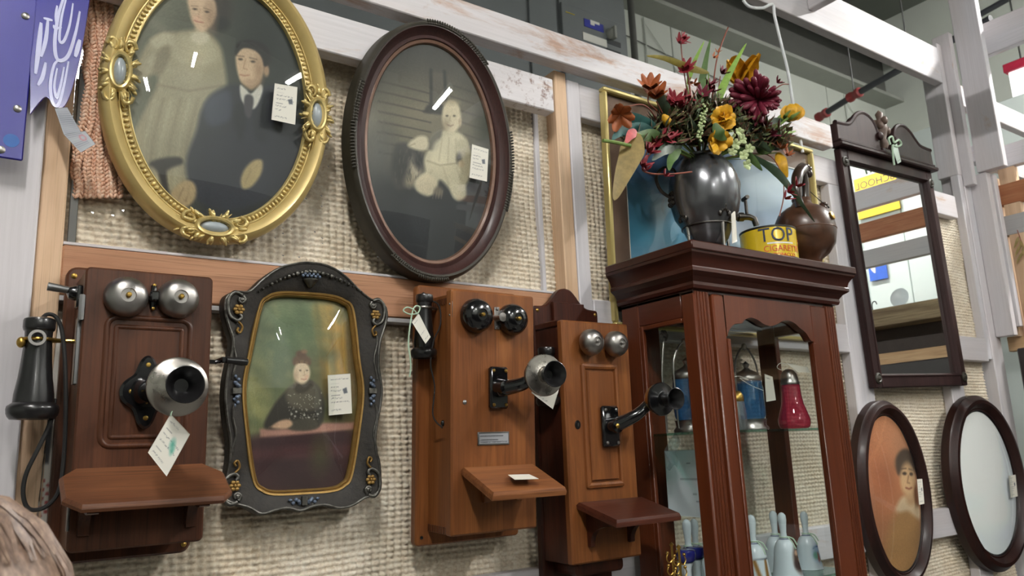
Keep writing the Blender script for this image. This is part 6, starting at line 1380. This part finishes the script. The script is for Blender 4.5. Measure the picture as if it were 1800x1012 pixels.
# sprinkler pipe with red couplings
def pipe(label, pts, cps):
    t = thing('sprinkler_pipe', label, 'pipe', pts[0]); o = Vector(pts[0]); MB().tube([Vector(p) - o for p in pts], .026, 12).build('tube', M_plain('dark_pipe', rgb(66, 68, 74), .5), t)
    d = (Vector(pts[-1]) - o).normalized()
    for p in pts[1:-1]: MB().tube([Vector(p) - o, Vector((p[0], p[1], 6.75)) - o], .006, 6).build('hanger_rod', m_steel, t)
    for c in cps: MB().lathe([(.028, -.07), (.042, -.06), (.042, -.03), (.034, -.015), (.034, .015), (.042, .03), (.042, .06), (.028, .07)], 16, aim(Vector(c) - o, d)).build('coupling', M_plain('red_coupling', rgb(150, 58, 58), .5) if 'red_coupling' not in bpy.data.materials else bpy.data.materials['red_coupling'], t)
def onz(px, py, z):
    r = Q.T @ np.array([px - 900.0, py - 506.0, FPX]); return Vector(EYE + r * ((z - EYE[2]) / r[2]))
zz = 4.45
e0, e1, e2 = onz(1446, 202, zz), onz(1502, 167, zz), onz(1600, 112, zz)
pipe('dark sprinkler pipe with red couplings above the mirror', [e0 + (e0 - e1) * .02, e1, e2, e2 + (e2 - e1) * 1.2], [e0, e1])
g0, g1 = onz(1722, 26, 5.2), onz(1775, -4, 5.2); pipe('dark overhead pipe at the upper right corner', [g0 - (g1 - g0) * .6, g0, g1, g1 + (g1 - g0) * 2], [])
# white cord hanging from the overhead beam
cord('power_cord', [at(1306, 0, 1.56), at(1318, 12, 1.555), at(1340, 14, 1.555), at(1358, 8, 1.56), at(1362, 30, 1.56), at(1374, 80, 1.56), at(1385, 125, 1.56), at(1394, 180, 1.56), at(1404, 230, 1.57), at(1411, 268, 1.57)], .0055, M_plain('white_cord', rgb(222, 224, 226), .5), None, 'white electric cord hanging from the overhead beam behind the flowers', 'cord')
# lit red-edged panel high at the right
p = at(1790, 135, 2.1); x = 5.6; q0 = atx(1772, 128, x); q1 = atx(1830, 160, x)
t = thing('light_panel', 'bright white lit panel with a red edge at the upper right', 'sign', q0); MB().box(0, .03, q1.y - q0.y, 0, q1.z - q0.z - .1, .0, .004).build('lit_face', M_emit('lit_white', (1, 1, 1), 2.2), t); MB().box(-.02, .05, q1.y - q0.y - .1, .02, .0, .06, .004).build('red_edge', M_plain('red_trim', rgb(176, 40, 66), .5), t)
MB().tube([(.015, (q1.y - q0.y) / 2, .05), (.015, (q1.y - q0.y) / 2, 6.75 - q0.z)], .006, 6).build('hanger_rod', m_steel, t)

# ------------------------------------------------------------------ things seen in the mirror and at the right edge
m_sy = M_plain('yellow_sign_paint', rgb(214, 176, 34), .5); m_ink = M_plain('black_ink', rgb(40, 38, 30), .6)
t = thing('school_sign', 'yellow metal sign lettered SCHOOL on the white panels, seen in the mirror', 'sign', (5.19, .352, 3.315))
MB().box(-.006, .0, -.155, .155, -.15, .15, .003).build('plate', m_sy, t)
for z, s, tx in ((.088, .072, 'SCHOOL'), (-.06, .075, 'BUS')):
    me = textmesh('lettering', tx, s, m_ink, .0008); me.transform(T((-.007, 0, z)) @ RZ(-PI / 2)); obj('lettering', me, t)
t = thing('blue_poster', 'blue and white poster on the white panels, seen in the mirror', 'poster', (5.19, .285, 2.825)); MB().box(-.003, 0, -.065, .065, -.11, .11).build('sheet', M_plain('poster_blue', rgb(44, 92, 190), .5), t)
MB().prism(spline([(.02, -.06), (.05, -.02), (.035, .03), (-.01, .05), (-.04, .02), (-.02, -.01), (.01, .0)], 4, True), -.001, 0, 0, T((-.003, 0, 0)) @ RZ(-PI / 2)).build('white_shape', m_paper, t)
t = thing('china_plate', 'white round plate standing on the weathered ledge, seen in the mirror', 'plate', (3.90, 1.10, 2.286)); MB().lathe([(1e-5, 0), (.02, .0), (.035, .004), (.048, .007), (.049, .009), (.03, .005), (1e-5, .003)], 32, T((0, 0, .05)) @ RY(-PI / 2 + .2)).build('dish', m_china, t); MB().box(-.03, .03, -.05, .05, 0, .006).build('stand', m_pine_y, t)
hk = thing('iron_hook', 'small black iron hook on the weathered ledge, seen in the mirror', 'hook', (3.84, .98, 2.286)); MB().tube(spline([(0, 0, 0), (0, 0, .03), (0, .008, .045), (0, .02, .045), (0, .026, .03)], 4), .003, 6).build('hook', m_black, hk)
sh = thing('display_case', 'dark wooden case standing against the side wall behind the corner post', 'case', (3.785, 1.02, 0)); MB().box(-.045, .07, -.5, .50, 0, 2.0, .006).build('carcass', M_plain('near_black_wood', rgb(40, 34, 34), .45, 0, .2), sh); MB().box(-.055, -.045, -.46, .38, .1, 1.9, .004).build('door', M_plain('near_black_door', rgb(54, 42, 40), .4, 0, .2), sh)
lf = thing('dried_leaf_spray', 'dried pale leaf spray hanging at the right edge', 'leaf', (3.845, 1.475, 2.50)); ol = Vector(lf.location)
for i in range(5):
    s = -1 if i % 2 else 1; blade([ol + Vector((0, -.005 * i, -.015 * i)), ol + Vector((-.005, .01 * s, -.025 - .018 * i)), ol + Vector((-.006, .025 * s, -.05 - .018 * i))], .013, f_pink, 'leaf', lf)
MB().tube([(0, 0, .03), (0, -.01, -.04), (0, -.02, -.1)], .002, 6).build('stem', f_stem, lf)

# shelving across the aisle (shows faintly in the picture glass)
sv = thing('display_shelving', 'dark open shelving across the aisle, reflected in the glass', 'shelf', (.6, -2.6, 0)); m_sv = M_plain('dark_shelf_wood', rgb(58, 48, 42), .6)
for x in (-2.4, -.8, .8, 2.4): MB().box(x - .03, x + .03, -.4, 0, 0, 2.2, .004).build('upright', m_sv, sv)
for z in (.2, .7, 1.2, 1.7, 2.17): MB().box(-2.4, 2.4, -.4, 0, z - .015, z + .015, .003).build('shelf_board', m_sv, sv)
MB().box(-2.4, 2.4, -.42, -.4, 0, 2.2).build('back_panel', m_sv, sv)

# ------------------------------------------------------------------ person at the lower left: only the top of the head shows
def person():
    H = Vector((.012, .80, 0)); hz = 1.500; hd = Vector((H.x, H.y, hz))
    t = thing('person', 'person with light brown hair, only the top of the head in view at lower left', 'person', (H.x, H.y, 0))
    V = [(0, 0, .90), (0, .0, 1.06), (0, .01, 1.22), (0, .015, 1.31), (0, .01, 1.37), (0, .0, 1.44), (0, -.005, 1.50),
         (.09, 0, .86), (.10, -.01, .48), (.10, .02, .09), (.10, -.10, .03), (-.09, 0, .86), (-.10, -.01, .48), (-.10, .02, .09), (-.10, -.10, .03),
         (.15, .01, 1.29), (.20, .02, 1.04), (.20, -.05, .82), (.20, -.09, .74), (-.15, .01, 1.29), (-.20, .02, 1.04), (-.20, -.05, .82), (-.20, -.09, .74)]
    E = [(0, 1), (1, 2), (2, 3), (3, 4), (4, 5), (5, 6), (0, 7), (7, 8), (8, 9), (9, 10), (0, 11), (11, 12), (12, 13), (13, 14), (3, 15), (15, 16), (16, 17), (17, 18), (3, 19), (19, 20), (20, 21), (21, 22)]
    R = [.15, .13, .14, .11, .055, .085, .075, .09, .06, .042, .04, .09, .06, .042, .04, .055, .042, .032, .035, .055, .042, .032, .035]
    me = bpy.data.meshes.new('body'); me.from_pydata(V, E, []); me.materials.append(M_plain('dark_clothes', rgb(58, 60, 70), .8)); ob = obj('body', me, t)
    md = ob.modifiers.new('skin', 'SKIN'); sk = me.skin_vertices[0].data
    for i, r in enumerate(R): sk[i].radius = (r, r * .8)
    sk[0].use_root = True
    ob.modifiers.new('sub', 'SUBSURF').levels = 2; ob.modifiers['sub'].render_levels = 2
    skin = M_plain('skin', rgb(206, 160, 134), .5)
    hb = MB().ball((0, 0, hz), .074, .092, .108, 24, 16); hb.ball((0, -.094, hz - .012), .011, .016, .020, 8, 6); hb.ball((0, -.06, hz - .075), .04, .035, .03, 12, 8)
    hb.ball((.075, .0, hz - .01), .008, .018, .028, 8, 6).ball((-.075, .0, hz - .01), .008, .018, .028, 8, 6); head = hb.build('head', skin, t, 60)
    for s in (-1, 1): MB().ball((s * .03, -.083, hz + .004), .011, .008, .009, 10, 6).build('eye', m_china, head)
    MB().ball((0, -.089, hz - .052), .022, .006, .007, 10, 6).build('mouth', M_plain('lips', rgb(170, 100, 94), .5), head)
    m, nt, b, o = newmat('light_brown_hair'); v = coords(nt, (60, 60, 4), False); nt.links.new(ramp(nt, noise(nt, v, 3, 4), [(.3, rgb(84, 66, 54)), (.55, rgb(128, 104, 88)), (.75, rgb(160, 138, 120))]), b.inputs['Base Color']); b.inputs['Roughness'].default_value = .45
    cap = MB(); vs, fs = gridmesh(40, 22, lambda s, q: (lambda a, e: ((.092 + .004 * math.sin(9 * a)) * math.cos(a) * math.sin(e), .108 * math.sin(a) * math.sin(e) + .006, hz + .012 + .122 * math.cos(e) - (.10 * max(0, q - .55) if math.sin(a) > -.35 else 0)))(2 * PI * s, .02 + q * (1.95)))
    keep = [f for f in fs if not (min(vs[i][1] for i in f) < -.058 and min(vs[i][2] for i in f) < hz + .05)]
    cap.add(vs, keep); hair = cap.build('hair', m, t, 60)
    st = MB(); r = random.Random(21)
    for i in range(520):
        a = r.uniform(-.3, PI + .3) if i % 4 else r.uniform(0, 2 * PI); lim = 2.1 if math.sin(a) > -.3 else .95; rr = 1 + r.uniform(.0, .05); pts = []
        for k in range(7):
            e = .05 + (lim - .05) * k / 6; a2 = a + .05 * math.sin(k + i)
            pts.append((.093 * rr * math.cos(a2) * math.sin(min(e, 1.75)), .109 * rr * math.sin(a2) * math.sin(min(e, 1.75)) + .006, hz + .012 + .123 * rr * math.cos(e) - (.06 * max(0, e - 1.6))))
        st.tube(pts, [.0012, .0018, .002, .002, .002, .0016, .0006], 4)
    tag(st.build('hair_strands', m, hair, 60), kind='stuff')
person()
